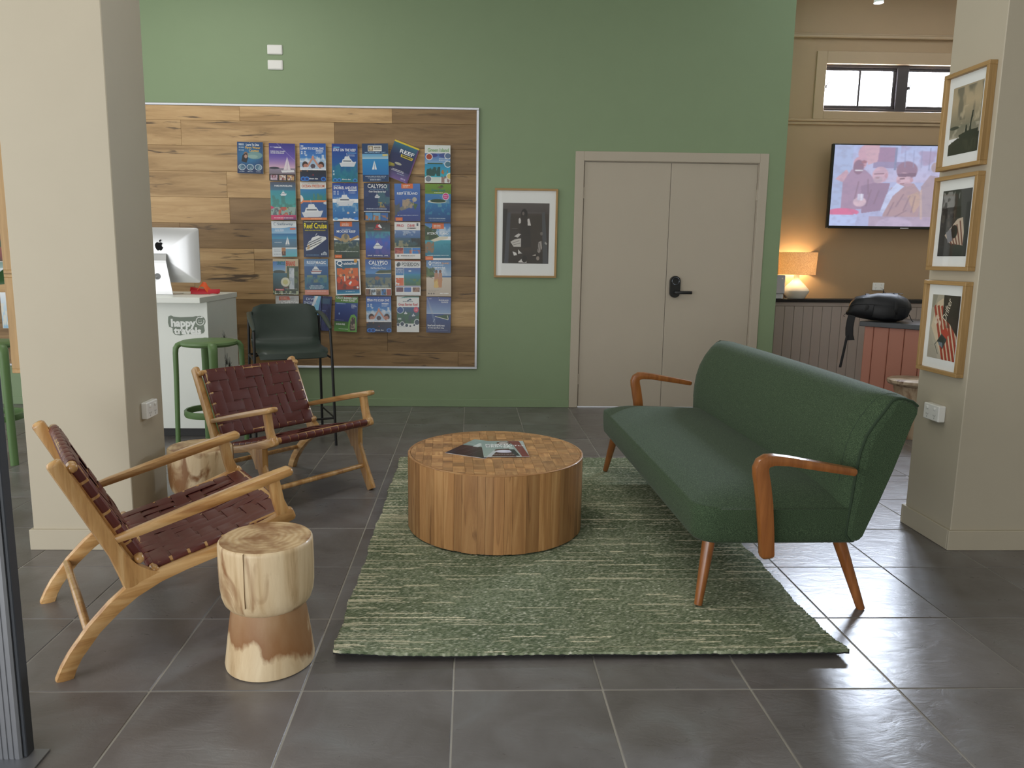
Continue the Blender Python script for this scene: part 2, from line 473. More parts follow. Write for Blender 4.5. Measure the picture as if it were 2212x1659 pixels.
def slate(name, k=1.0):
    m, nt, N, L, b = base(name)
    tc = N.new('ShaderNodeTexCoord'); oi = N.new('ShaderNodeObjectInfo')
    cb = N.new('ShaderNodeCombineXYZ')
    for i in range(2): L.new(oi.outputs['Random'], cb.inputs[i])
    vm = N.new('ShaderNodeVectorMath'); vm.operation = 'MULTIPLY_ADD'; vm.inputs[1].default_value = (61, 47, 0)
    L.new(cb.outputs[0], vm.inputs[0]); L.new(tc.outputs['Object'], vm.inputs[2])
    n1 = N.new('ShaderNodeTexNoise'); n1.inputs['Scale'].default_value = 4.5; n1.inputs['Detail'].default_value = 6; n1.inputs['Distortion'].default_value = .8
    L.new(vm.outputs[0], n1.inputs['Vector'])
    cr = ramp(N, [(.32, S(100, 95, 93, k)), (.55, S(113, 109, 108, k)), (.72, S(120, 119, 119, k))])
    L.new(n1.outputs['Fac'], cr.inputs[0])
    hs = N.new('ShaderNodeHueSaturation'); mr = N.new('ShaderNodeMapRange'); mr.inputs[3].default_value = .88; mr.inputs[4].default_value = 1.1
    L.new(oi.outputs['Random'], mr.inputs[0]); L.new(mr.outputs[0], hs.inputs['Value']); L.new(cr.outputs[0], hs.inputs['Color'])
    L.new(hs.outputs[0], b.inputs['Base Color'])
    mp = N.new('ShaderNodeMapping'); mp.inputs['Scale'].default_value = (9, 20, 1); mp.inputs['Rotation'].default_value = (0, 0, .5)
    L.new(vm.outputs[0], mp.inputs['Vector'])
    n2 = N.new('ShaderNodeTexNoise'); n2.inputs['Scale'].default_value = 1; n2.inputs['Detail'].default_value = 8; n2.inputs['Roughness'].default_value = .6; n2.inputs['Distortion'].default_value = 1.2
    L.new(mp.outputs[0], n2.inputs['Vector'])
    bp = N.new('ShaderNodeBump'); bp.inputs['Strength'].default_value = .34; bp.inputs['Distance'].default_value = .004
    L.new(n2.outputs['Fac'], bp.inputs['Height']); L.new(bp.outputs[0], b.inputs['Normal'])
    r2_ = N.new('ShaderNodeMapRange'); r2_.inputs[3].default_value = .22; r2_.inputs[4].default_value = .38
    L.new(n2.outputs['Fac'], r2_.inputs[0]); L.new(r2_.outputs[0], b.inputs['Roughness'])
    b.inputs['Specular IOR Level'].default_value = .6
    return m


# ------------------------------------------------------------------ floor
T, X0, Y0, YW = 0.45, -0.9427, 2.0681, 6.361
grout = plain('pale_grout', S(158, 154, 146), .8, var=.35, bump=.2, bscale=80)
slate_m = slate('slate_tile')
floor = struct('floor', MB().box(-6.5, 6.5, -3.0, 7.6, -0.12, -0.0022), grout)
g = .0028
tile_me = MB().box(g, T - g, g, T - g, -0.02, 0, .0016).mesh('tile'); tile_me.materials.append(slate_m)
for j in range(-2, 12):
    for i in range(-7, 11):
        t = bpy.data.objects.new('tile', tile_me); COL.objects.link(t); t.parent = floor
        t.location = (X0 + i * T, Y0 + j * T, random.uniform(-.0004, .0))
        t.rotation_euler = (random.uniform(-.0012, .0012), random.uniform(-.0012, .0012), 0)

# ------------------------------------------------------------------ walls and trim
CEIL = 3.75
w = MB()
w.box(-6.5, .926, YW, YW + .25, 0, CEIL); w.box(2.408, 2.617, YW, YW + .25, 0, CEIL); w.box(.926, 2.408, YW, YW + .25, 2.083, CEIL)
w.box(2.45, 2.617, YW + .25, 7.4, 0, CEIL)
struct('wall_back', w, green_paint)
struct('baseboard_back', MB().box(-6.5, .862, YW - .012, YW, 0, .066, .002), green_paint)
fr = MB()
fr.box(.862, .934, YW - .016, YW + .01, 0, 2.155, .003); fr.box(2.400, 2.474, YW - .016, YW + .01, 0, 2.155, .003); fr.box(.934, 2.400, YW - .016, YW + .01, 2.078, 2.155, .003)
fr.box(.926, .940, YW + .006, YW + .06, 0, 2.083); fr.box(2.394, 2.408, YW + .006, YW + .06, 0, 2.083); fr.box(.94, 2.394, YW + .006, YW + .06, 2.074, 2.083)
struct('trim_1', fr, taupe)
leaf = [struct('door_1', MB().box(.9425, 1.6635, YW + .004, YW + .044, .008, 2.071, .002), taupe),
        struct('door_2', MB().box(1.6675, 2.3915, YW + .004, YW + .044, .008, 2.071, .002), taupe)]
for d, x in ((leaf[0], .938), (leaf[1], 2.397)):
    for z in (.25, 1.82):
        h = MB().tube([(x, YW - .004, z - .045), (x, YW - .004, z + .045)], .006, 8).box(x - .012, x + .012, YW + .001, YW + .004, z - .045, z + .045)
        obj('hinge', h, taupe, d)
lk = MB(); n = 20
pl = [(1.738 + .044 * math.cos(a), (1.098 if math.sin(a) >= 0 else 1.003) + .044 * math.sin(a)) for a in [2 * math.pi * k / 28 for k in range(28)]]
lk.prism(pl, YW + .004, YW - .026)
lock = obj('lock', lk, black_pl, leaf[1])
obj('camera_ring', MB().lathe([(.030, 0), (.034, .003), (.030, .006), (.026, .003), (.030, 0)], 28), plain('gunmetal_ring', S(96, 100, 106), .25, metal=.8), lock)
lock.children[0].matrix_local = Matrix.Translation((1.740, YW - .026, 1.098)) @ Matrix.Rotation(math.pi / 2, 4, 'X')
hd = MB().sweep([((1.738, YW - .024, 1.004), .012, .012), ((1.738, YW - .055, 1.004), .012, .011), ((1.752, YW - .062, 1.004), .013, .009), ((1.868, YW - .062, 1.004), .013, .008)], (0, 0, 1), 12)
obj('handle', hd, black_metal, leaf[1])

LP = (-1.895, -1.46, 3.16, 3.53)
RP = (2.17, 2.61, 3.165, 3.515)
for nm, q in (('left', LP), ('right', RP)):
    struct('wall_%s_pillar' % nm, MB().box(q[0], q[1], q[2], q[3], 0, CEIL, .003), plaster)
    b = .013
    struct('baseboard_%s_pillar' % nm, MB().box(q[0] - b, q[1] + b, q[2] - b, q[2], 0, .092, .002).box(q[0] - b, q[1] + b, q[3], q[3] + b, 0, .092, .002)
           .box(q[0] - b, q[0], q[2], q[3], 0, .092, .002).box(q[1], q[1] + b, q[2], q[3], 0, .092, .002), plaster)

# back room wall with clerestory window
BY = 7.2
WX0, WX1, WZ0, WZ1 = 3.28, 5.02, 2.667, 3.085
w = MB()
w.box(2.617, WX0, BY, BY + .16, 0, CEIL); w.box(WX1, 6.5, BY, BY + .16, 0, CEIL)
w.box(WX0, WX1, BY, BY + .16, 0, WZ0); w.box(WX0, WX1, BY, BY + .16, WZ1, CEIL)
struct('wall_kitchen', w, brown_wall)
struct('trim_2', MB().box(2.617, 6.3, BY - .035, BY, 3.305, 3.335, .006).box(2.617, 6.3, BY - .02, BY, 3.335, 3.35, .004), brown_trim)
struct('trim_3', MB().box(2.617, 6.3, BY - .03, BY, 2.568, 2.592, .006).box(2.617, 6.3, BY - .016, BY, 2.54, 2.568, .004), brown_trim)
struct('trim_4', MB().box(3.185, WX0, BY - .016, BY, 2.592, 3.195, .003).box(WX1, 5.12, BY - .016, BY, 2.592, 3.195, .003)
       .box(WX0, WX1, BY - .016, BY, WZ1, 3.195, .003).box(WX0, WX1, BY - .016, BY, 2.592, WZ0, .003), brown_trim)
wf = plain('dark_window_frame', S(60, 54, 56), .4)
win = struct('window_1', MB().box(WX0, WX1, BY + .02, BY + .10, WZ0, WZ0 + .03, .003).box(WX0, WX1, BY + .02, BY + .10, WZ1 - .025, WZ1, .003)
             .box(WX0, WX0 + .008, BY + .02, BY + .10, WZ0, WZ1).box(WX1 - .03, WX1, BY + .02, BY + .10, WZ0, WZ1)
             .box(3.965, 4.075, BY + .015, BY + .10, WZ0, WZ1, .004), wf)
for a, b_, mid in ((WX0 + .008, 3.965, 3.626), (4.075, WX1 - .03, 4.53)):
    sh = MB().box(a, b_, BY + .035, BY + .07, WZ0 + .03, WZ0 + .06, .003).box(a, b_, BY + .035, BY + .07, WZ1 - .05, WZ1 - .025, .003)
    sh.box(a, a + .012, BY + .035, BY + .07, WZ0 + .06, WZ1 - .05).box(b_ - .03, b_, BY + .035, BY + .07, WZ0 + .06, WZ1 - .05).box(mid - .011, mid + .011, BY + .04, BY + .068, WZ0 + .06, WZ1 - .05, .002)
    s_ = obj('sash', sh, wf, win)
    obj('pane', MB().box(a + .012, b_ - .03, BY + .052, BY + .056, WZ0 + .06, WZ1 - .05), pane_glass, s_)
    obj('latch', MB().box(a + .004, a + .022, BY + .012, BY + .036, 2.87, 2.90, .003).sweep([((a + .014, BY + .018, 2.895), .005, .005), ((a + .034, BY + .01, 2.92), .004, .004)], (0, 1, 0), 8), wf, s_)
# lower cladding and black shelf
CY = 7.03
cl = struct('wall_kitchen_lower', MB().box(2.617, 6.3, CY + .012, CY + .03, 0, .895), cladding)
x = 2.62
bme = MB().box(.0012, .0898, CY, CY + .012, 0, .855, .003).mesh('board'); bme.materials.append(cladding)
for k in range(30):
    o = bpy.data.objects.new('board', bme); COL.objects.link(o); o.parent = cl; o.location = (x + k * .091, 0, 0)
obj('rail', MB().box(2.617, 6.3, CY - .004, CY + .012, .856, .893, .003), cladding, cl)
struct('trim_5', MB().box(2.617, 6.3, CY - .022, BY, .895, .925, .003), black_shelf)
struct('ceiling', MB().box(-6.5, 6.5, -3.0, 7.6, CEIL, CEIL + .1), plain('white_ceiling', S(176, 174, 166), .7))
struct('wall_right', MB().box(6.3, 6.5, -3.0, 7.4, 0, CEIL), plaster)
struct('wall_front', MB().box(.6, 6.3, -2.2, -2.0, 0, CEIL), plaster)

# aluminium door post of the entry, at the left edge
po = MB(); px0, px1, py0 = -1.262, -1.134, 1.758
prof = [(px1, py0 + .004)]
k = 0; xx = px1 - .006
prof.append((xx, py0))
while xx > px0 + .012:
    prof += [(xx - .009, py0), (xx - .0105, py0 + .0022), (xx - .0125, py0 + .0022), (xx - .014, py0)]; xx -= .014
prof += [(px0, py0), (px0, py0 + .04), (px1, py0 + .04)]
po.prism(prof, .006, 2.7, 'z')
post = struct('trim_6', po, alu_dull)
obj('gasket', MB().box(px1, px1 + .010, py0 + .008, py0 + .040, .006, 2.7, .002), plain('charcoal_gasket', S(52, 56, 62), .5), post)
obj('floor_track', MB().box(-1.6, -1.085, 1.70, py0 + .042, 0, .006, .001).box(-1.6, -1.085, 1.712, 1.72, .006, .010), alu_dull, post)

# ------------------------------------------------------------------ rug
NX, NY = 210, 880
RX0, RX1, RY0, RY1 = -0.437, 1.237, 2.238, 4.645
rs = np.random.RandomState(3)
xs = np.linspace(0, 1, NX); ys = np.linspace(0, 1, NY)
Xg, Yg = np.meshgrid(RX0 + xs * (RX1 - RX0), RY0 + ys * (RY1 - RY0))
PITCH_R = .0082
drift = .10 * np.sin(Xg * 3 + 1) + .12 * np.sin(Xg * 8.3) + .08 * np.sin(Xg * 21 + Yg * 5)
rowf = (Yg - RY0) / PITCH_R + drift
row = np.sin(2 * np.pi * rowf) * .5 + .5
rid = np.floor(rowf + .25).astype(int) + 2
nrow = rid.max() + 3
seg = np.zeros((nrow, NX))                      # cream yarn runs, row by row
dens = .5 + .5 * np.sin(np.arange(nrow) * .13) * np.sin(np.arange(nrow) * .047 + 1) + rs.rand(nrow) * .6
for r_ in range(nrow):
    i = -int(rs.exponential(50))
    while i < NX:
        ln_ = int(4 + rs.exponential(16)); gap = int(10 + rs.exponential(105 / max(.22, dens[r_])))
        if i + ln_ > 0: seg[r_, max(0, i):max(0, i + ln_)] = rs.uniform(.3, .95)
        i += ln_ + gap
lowf = np.zeros((NY, NX))
for k in range(26): lowf += np.sin(rs.uniform(-9, 9) * Xg + rs.uniform(-14, 14) * Yg + rs.uniform(0, 6.3)) / 8
wob = sum(a * np.sin(Yg * f1 + p1_) for a, f1, p1_ in ((.004, 9, 0), (.003, 23, 1), (.002, 61, 2), (.0015, 290, 0)))
Xg = Xg + wob * (np.abs(xs[None, :] - .5) * 2) ** 8
Yg = Yg + (.006 * np.sin(Xg * 3.1) - .006 * np.cos(Xg * 2)) * (1 - ys[:, None]) ** 8
cream = seg[rid, np.arange(NX)[None, :]] * np.clip(row * 2.0 - .7, 0, 1)
nub = (rs.rand(NY, NX) > .985) * 1.0
Zg = .0124 + .0036 * row + rs.rand(NY, NX) * .0032 + cream * .0012 + nub * .002
curl = np.exp(-((Yg - RY0) / .10) ** 2) * (.009 + .013 * np.exp(-((Xg - RX0) / .22) ** 2) + .008 * np.exp(-((Xg - RX1) / .2) ** 2))
Zg += curl
base_a, base_b, pale, dark_ = (np.array(S(*q)[:3]) for q in ((90, 103, 78), (150, 158, 131), (218, 219, 198), (64, 75, 57)))
t_ = np.clip(.45 + .35 * lowf + (rs.rand(NY, NX) - .5) * 1.2, 0, 1)[..., None]
colr = base_a * (1 - t_) + base_b * t_
gk = (np.clip(.5 - row, 0, 1) * .8)[..., None]; colr = colr * (1 - gk) + dark_ * gk
pk = np.clip(nub * .8 + (rs.rand(NY, NX) > .88) * .40, 0, 1)[..., None]; colr = colr * (1 - pk) + pale * pk
ck = np.clip(cream, 0, 1)[..., None]; colr = colr * (1 - ck) + np.array(S(236, 228, 198)[:3]) * ck
co = np.stack([Xg, Yg, Zg], -1).reshape(-1, 3)
idx = np.arange(NX * NY).reshape(NY, NX)
q = np.stack([idx[:-1, :-1], idx[:-1, 1:], idx[1:, 1:], idx[1:, :-1]], -1).reshape(-1, 4)
bd = np.concatenate([idx[0, :], idx[1:, -1], idx[-1, -2::-1], idx[-2:0:-1, 0]])
M_ = NX * NY; nb = len(bd); o0_ = np.arange(nb)
mid = co[bd].copy(); mid[:, 2] -= .0085
low = mid.copy(); low[:, 2] = np.maximum(mid[:, 2] - .005, .0006)
s1 = np.stack([bd, M_ + o0_, M_ + np.roll(o0_, -1), np.roll(bd, -1)], -1)
s2 = np.stack([M_ + o0_, M_ + nb + o0_, M_ + nb + np.roll(o0_, -1), M_ + np.roll(o0_, -1)], -1)
inner = [(RX0 + .05, RY0 + .12, .0006), (RX1 - .05, RY0 + .12, .0006), (RX1 - .05, RY1 - .05, .0006), (RX0 + .05, RY1 - .05, .0006)]
rug_me = bpy.data.meshes.new('rug')
rug_me.from_pydata(np.concatenate([co, mid, low, inner]).tolist(), [], np.concatenate([q, s1, s2, [[M_ + 2 * nb + 3, M_ + 2 * nb + 2, M_ + 2 * nb + 1, M_ + 2 * nb]]]).tolist())
rug_me.polygons.foreach_set('material_index', np.concatenate([np.zeros(len(q) + nb), np.ones(nb + 1)]).astype(np.int32))
rug_me.polygons.foreach_set('use_smooth', np.ones(len(q) + 2 * nb + 1, bool))
ca_ = rug_me.color_attributes.new('yarn', 'FLOAT_COLOR', 'POINT')
c4 = np.ones((M_ + 2 * nb + 4, 4), np.float32); c4[:M_, :3] = colr.reshape(-1, 3); c4[M_:M_ + nb, :3] = colr.reshape(-1, 3)[bd]
ca_.data.foreach_set('color', c4.ravel())
rug_me.update()
m, nt, N, L, b = base('green_wool_rug')
at = N.new('ShaderNodeAttribute'); at.attribute_name = 'yarn'
tc = N.new('ShaderNodeTexCoord'); nz = N.new('ShaderNodeTexNoise'); nz.inputs['Scale'].default_value = 420; nz.inputs['Detail'].default_value = 2
L.new(tc.outputs['Object'], nz.inputs['Vector'])
mr = N.new('ShaderNodeMapRange'); mr.inputs[1].default_value = .3; mr.inputs[2].default_value = .7; mr.inputs[3].default_value = .72; mr.inputs[4].default_value = 1.28; L.new(nz.outputs['Fac'], mr.inputs[0])
hs = N.new('ShaderNodeHueSaturation'); L.new(at.outputs['Color'], hs.inputs['Color']); L.new(mr.outputs[0], hs.inputs['Value'])
L.new(hs.outputs[0], b.inputs['Base Color']); b.inputs['Roughness'].default_value = .95; b.inputs['Specular IOR Level'].default_value = .15
rug = obj('rug', rug_me, [m, plain('black_rug_backing', S(26, 27, 27), .9)])
tag(rug, 'woven moss green wool rug with cream flecks under the round table', 'rug')

# ------------------------------------------------------------------ round coffee table
TC, TR, TH, TB = (.125, 3.45), .413, .374, .0195
tbl = thing('coffee_table', 'round drum coffee table clad in upright teak staves, parquet top', 'coffee table', (TC[0], TC[1], 0))
STV = [(.25, S(134, 92, 54)), (.5, S(172, 126, 78)), (.72, S(200, 158, 106))]
stv = wood('teak_stave', STV, 'z', 1.6, 26, .5, .1, .24, dark=(1.0, 2.6, 30, .62, .74, S(112, 74, 42)))
pqs = [wood('teak_parquet_' + a, STV, a, 6, 40, .45, .15, .3) for a in 'xy']
obj('body', MB().lathe([(0, .0225), (TR - .016, .0225), (TR - .016, TH - .006), (0, TH - .006)], 64), stv, tbl)
a = 0.0; angs = [0.0]
while a < 2 * math.pi - .17:
    a += random.choice((.085, .11, .13, .15, .17)); angs.append(a)
angs.append(2 * math.pi)
for a0, a1 in zip(angs[:-1], angs[1:]):
    a0 += .0012; a1 -= .0012; k = 4; ro = TR + random.uniform(-.0008, .0008); ri = TR - .016
    P = [(ro * math.cos(a0 + (a1 - a0) * i / k), ro * math.sin(a0 + (a1 - a0) * i / k)) for i in range(k + 1)] + [(ri * math.cos(a0 + (a1 - a0) * i / k), ri * math.sin(a0 + (a1 - a0) * i / k)) for i in range(k, -1, -1)]
    st = obj('stave', MB().prism(P, TB + random.uniform(.003, .006), TH - .004, 'z'), stv, tbl)
obj('rim', MB().lathe([(TR - .012, TH - .006), (TR, TH - .006), (TR + .0005, TH - .002), (TR - .002, TH), (TR - .010, TH), (TR - .012, TH - .006)], 72), pqs[0], tbl)


def clip_circle(P, r):
    n = 72
    for k in range(n):
        an = 2 * math.pi * (k + .5) / n; nx, ny = math.cos(an), math.sin(an); d = r * math.cos(math.pi / n); Q = []
        for i in range(len(P)):
            p, q_ = P[i], P[(i + 1) % len(P)]; dp = p[0] * nx + p[1] * ny - d; dq = q_[0] * nx + q_[1] * ny - d
            if dp <= 0: Q.append(p)
            if (dp < 0) != (dq < 0) and dp != dq:
                t = dp / (dp - dq); Q.append((p[0] + (q_[0] - p[0]) * t, p[1] + (q_[1] - p[1]) * t))
        P = Q
        if len(P) < 3: return []
    out = []
    for p in P:
        if not out or math.hypot(p[0] - out[-1][0], p[1] - out[-1][1]) > 1e-4: out.append(p)
    return out


npq = 0
ca, sa = math.cos(.03), math.sin(.03)
x = -.42
while x < .42:
    wd = random.choice((.038, .044, .052)); y = -.42 - random.random() * .04
    while y < .42:
        ln_ = random.choice((.036, .048, .06, .075))
        P = [(x + .0004, y + .0004), (x + wd - .0004, y + .0004), (x + wd - .0004, y + ln_ - .0004), (x + .0004, y + ln_ - .0004)]
        P = clip_circle([(p[0] * ca - p[1] * sa, p[0] * sa + p[1] * ca) for p in P], TR - .0125)
        if len(P) > 2:
            obj('parquet_block', MB().prism(P, TH - .006, TH + random.uniform(-.0008, .0002), 'z'), pqs[random.random() < .5], tbl); npq += 1
        y += ln_
    x += wd

# ------------------------------------------------------------------ carved log stools
LOG = [(.25, S(172, 140, 98)), (.45, S(212, 186, 146)), (.7, S(234, 214, 178))]
log_m = wood('suar_log', LOG, 'z', 1.6, 16, .5, .15, .04, dark=(1.0, 4.5, 11, .54, .68, S(148, 106, 68)))
log_low = wood('suar_log_brown', LOG, 'z', 1.6, 14, .5, .15, .04)
_nt = log_low.node_tree; _N, _L = _nt.nodes, _nt.links
_b = [q for q in _N if q.type == 'BSDF_PRINCIPLED'][0]; _src = _b.inputs['Base Color'].links[0].from_socket
_tc = _N.new('ShaderNodeTexCoord'); _sx = _N.new('ShaderNodeSeparateXYZ'); _L.new(_tc.outputs['Object'], _sx.inputs[0])
_mp = _N.new('ShaderNodeMapping'); _mp.inputs['Scale'].default_value = (11, 11, 5); _L.new(_tc.outputs['Object'], _mp.inputs[0])
_nz = _N.new('ShaderNodeTexNoise'); _nz.inputs['Scale'].default_value = 1; _nz.inputs['Detail'].default_value = 6; _L.new(_mp.outputs[0], _nz.inputs['Vector'])
_ma = _N.new('ShaderNodeMath'); _ma.operation = 'MULTIPLY_ADD'; _ma.inputs[1].default_value = .34; _L.new(_nz.outputs['Fac'], _ma.inputs[0]); _L.new(_sx.outputs['Z'], _ma.inputs[2])
_r = ramp(_N, [(.255, (0, 0, 0, 1)), (.285, (1, 1, 1, 1)), (.40, (.75, .75, .75, 1))]); _L.new(_ma.outputs[0], _r.inputs[0])
_mx = _N.new('ShaderNodeMix'); _mx.data_type = 'RGBA'; _L.new(_r.outputs[0], _mx.inputs[0]); _L.new(_src, _mx.inputs[6]); _mx.inputs[7].default_value = S(150, 106, 66)
_L.new(_mx.outputs[2], _b.inputs['Base Color'])
m, nt, N, L, b = base('suar_log_top')
tc = N.new('ShaderNodeTexCoord'); nz = N.new('ShaderNodeTexNoise'); nz.inputs['Scale'].default_value = 9; nz.inputs['Detail'].default_value = 4
L.new(tc.outputs['Object'], nz.inputs['Vector'])
wv = N.new('ShaderNodeTexWave'); wv.wave_type = 'RINGS'; wv.rings_direction = 'Z'; wv.inputs['Scale'].default_value = 16; wv.inputs['Distortion'].default_value = 4; wv.inputs['Detail'].default_value = 3; wv.inputs['Detail Scale'].default_value = 1.5
L.new(tc.outputs['Object'], wv.inputs['Vector'])
cr = ramp(N, [(0, S(196, 164, 120)), (1, S(214, 188, 146))]); L.new(wv.outputs['Fac'], cr.inputs[0])
rr = ramp(N, [(.44, (0, 0, 0, 1)), (.60, (.9, .9, .9, 1))]); L.new(nz.outputs['Fac'], rr.inputs[0])
mx = N.new('ShaderNodeMix'); mx.data_type = 'RGBA'; L.new(rr.outputs[0], mx.inputs[0]); L.new(cr.outputs[0], mx.inputs[6]); mx.inputs[7].default_value = S(136, 92, 54)
L.new(mx.outputs[2], b.inputs['Base Color']); b.inputs['Roughness'].default_value = .45
log_top = m
ls = thing('log_stool', 'pale log stool of drum on flared foot in front of leather chair', 'stool', (-.632, 2.243, 0), 0, None)
wb = lambda a_, z: 1 + .012 * math.sin(2 * a_ + 1) + .008 * math.sin(3 * a_ + z * 9)
obj('foot', MB().lathe([(0, 0), (.131, 0), (.136, .004), (.137, .014), (.131, .06), (.122, .13), (.113, .19), (.110, .205), (0, .205)], 40, wob=wb), log_low, ls)
obj('drum', MB().lathe([(0, .196), (.108, .196), (.120, .204), (.131, .218), (.138, .240), (.1415, .27), (.143, .33), (.1425, .398), (.141, .408), (.137, .412), (0, .412)], 40, wob=wb), log_m, ls)
obj('top_face', MB().lathe([(0, .4122), (.1365, .4122), (.136, .4128), (0, .4132)], 40, wob=wb), log_top, ls)
obj('crack', MB().box(-.0309, -.0304, -.1409, -.12, .24, .411, 0), plain('dark_crack', S(140, 108, 74), .8), ls)
ls2 = dup(ls, (-1.235, 3.37, 0), 2.1, 'pale log stool half hidden behind the leather chair, beside left pillar')

# ------------------------------------------------------------------ woven leather lounge chairs
def weave(root, name, O, D, N_, U, V, nu, nv, sag, mat, rU, rV, t=.0028):
    """straps across (lateral) and along; O origin at v=0 mid, D direction, N_ normal"""
    O, D, N_ = Vector(O), Vector(D).normalized(), Vector(N_).normalized(); Yx = Vector((0, 1, 0))
    pu, pv = 2 * U / nu, V / nv
    P = lambda u, v, h: O + Yx * u + D * v + N_ * (h - sag * max(0, 1 - (u / U) ** 2) * 4 * max(0, v / V * (1 - v / V)))
    A = t * .62
    for j in range(nv):
        v = (j + .5) * pv; pts = []
        for r_, sg in ((0, -1),):
            wrap = [(U - .03, -2 * rU), (U + rU * .3, -2 * rU), (U + rU * .9, -1.35 * rU), (U + rU, -.8 * rU), (U + rU * .8, -.25 * rU), (U + rU * .3, -.02 * rU)]
            pts += [P(-a_, v, b_ - .001) for a_, b_ in wrap]
        for i in range(nu):
            s = 1 if ((i + j) % 4) < 2 else -1
            u = -U + (i + .5) * pu
            pts += [P(u - pu * .30, v, s * A), P(u + pu * .30, v, s * A)]
        pts += [P(a_, v, b_ - .001) for a_, b_ in wrap[::-1]]
        obj(name, MB().ribbon(pts, D, pv * .84, t), mat, root)
    for i in range(nu):
        u = -U + (i + .5) * pu
        wr = [(.03, -2 * rV), (-rV * .3, -2 * rV), (-rV * .9, -1.35 * rV), (-rV, -.8 * rV), (-rV * .8, -.25 * rV), (-rV * .3, -.02 * rV)]
        pts = [P(u, a_, b_) for a_, b_ in wr]
        for j in range(nv):
            s = -1 if ((i + j) % 4) < 2 else 1
            v = (j + .5) * pv
            pts += [P(u, v - pv * .30, s * A), P(u, v + pv * .30, s * A)]
        pts += [P(u, V - a_, b_) for a_, b_ in wr[::-1]]
        obj(name, MB().ribbon(pts, Yx, pu * .93, t), mat, root)


W2 = .308     # half width between the side frames' centre lines
ch = thing('lounge_chair', 'teak armchair woven in brown leather, nearest, facing right at left edge', 'armchair', (0, 0, 0), 0, 'woven leather armchairs')
for s in (-1, 1):
    y = s * W2
    leg = [(.028, 0, .026), (.042, .035, .024), (.062, .070, .023), (.117, .140, .0235), (.176, .195, .026), (.232, .236, .028), (.31, .266, .022), (.39, .287, .020), (.48, .307, .020), (.60, .340, .022), (.69, .368, .024), (.745, .390, .025)]
    mb = MB().sweep([((a_, y, z), .0185, h) for a_, z, h in leg], (0, 1, 0), 12, 4)
    obj('rear_leg', mb, teak['x'], ch)
    pp = [(.047, .668), (.085, .59), (.14, .475), (.19, .372), (.222, .300), (.235, .255)]
    mb = MB().sweep([((a_, y, z), .0175, .0225 if i < 4 else .03) for i, (a_, z) in enumerate(pp)], (0, 1, 0), 12, 4)
    mb.prism([(.196, .365), (.222, .352), (.25, .318), (.285, .292), (.32, .278), (.30, .262), (.235, .245)], y - .0165, y + .0165)
    obj('back_post', mb, teak['z'], ch)
    mb = MB().sweep([((.585, y, .335), .0175, .040), ((.625, y, .26), .0175, .030), ((.68, y, .14), .0175, .026), ((.748, y, .004), .0175, .024)], (0, 1, 0), 12, 4, cap='flat')
    mb.prism([(.50, .318), (.56, .296), (.585, .26), (.60, .225), (.66, .24), (.66, .36), (.56, .335)], y - .016, y + .016)
    obj('front_leg', mb, teak['z'], ch)
    mb = MB().sweep([((.728, y, .375), .017, .026), ((.705, y, .44), .0165, .021), ((.688, y, .528), .0175, .021)], (0, 1, 0), 12, 4, cap='flat')
    obj('arm_post', mb, teak['z'], ch)
    ya = y + s * .004
    mb = MB().sweep([((.165, y - s * .004, .402), .012, .010), ((.26, ya, .426), .019, .014), ((.42, ya, .466), .026, .0155), ((.60, ya, .511), .029, .016), ((.70, ya, .535), .0285, .0155), ((.742, ya, .545), .0275, .0145)], (0, 1, 0), 12, 4)
    obj('armrest', mb, teak['x'], ch)
    # inner bars that carry the straps
    yi = s * (W2 - .0275)
    mb = MB().sweep([((.095, yi, .643), .0100, .019), ((.245, yi, .339), .0100, .019)], (0, 1, 0), 10, 3)
    obj('back_bar', mb, teak['z'], ch)
    mb = MB().tube([(.315, yi, .293), (.52, yi, .338), (.725, yi, .392)], .0100, 8)
    obj('seat_bar', mb, teak['x'], ch)
for nm, a_, z, r_, yy in (('top_rail', .092, .653, .015, W2), ('lumbar_rail', .256, .333, .015, W2), ('seat_rail', .30, .285, .013, W2), ('front_rail', .742, .388, .015, W2), ('rear_stretcher', .100, .137, .0125, W2), ('front_stretcher', .688, .130, .0125, W2)):
    obj(nm, MB().sweep([((a_, -yy, z), r_, r_), ((a_, 0, z), r_ * 1.1, r_ * 1.1), ((a_, yy, z), r_, r_)], (0, 0, 1), 12, 2.2), teak['x' if 'r' == nm[0] else 'z'], ch)
bd_ = Vector((.234 - .070, 0, .322 - .642)); bn = Vector((bd_.z, 0, -bd_.x)).normalized() * -1
weave(ch, 'back_strap', Vector((.093, 0, .653)) + bn * .0155, bd_, bn, W2 - .031, bd_.length, 10, 6, .02, leather, .0160, .0165)
sd_ = Vector((.742 - .30, 0, .388 - .285)); sn = Vector((-sd_.z, 0, sd_.x)).normalized()
weave(ch, 'seat_strap', Vector((.30, 0, .285)) + sn * .014, sd_, sn, W2 - .031, sd_.length, 11, 8, .022, leather, .0145, .0160)
angA = math.atan2(.545, .839)
uA = Vector((math.cos(angA), math.sin(angA), 0)); nA = Vector((-uA.y, uA.x, 0))
pA = Vector((-1.241, 2.107, 0)) + nA * (W2 + .0185)
angB = math.radians(-40.5)
uB = Vector((math.cos(angB), math.sin(angB), 0)); nB = Vector((-uB.y, uB.x, 0))
pB = Vector((-1.085, 4.483, 0)) - nB * (W2 + .0) - uB * .03
ch.location = pA; ch.rotation_euler = (0, 0, angA)
dup(ch, pB, angB, 'teak armchair woven in brown leather, farther one, turned toward coffee table')

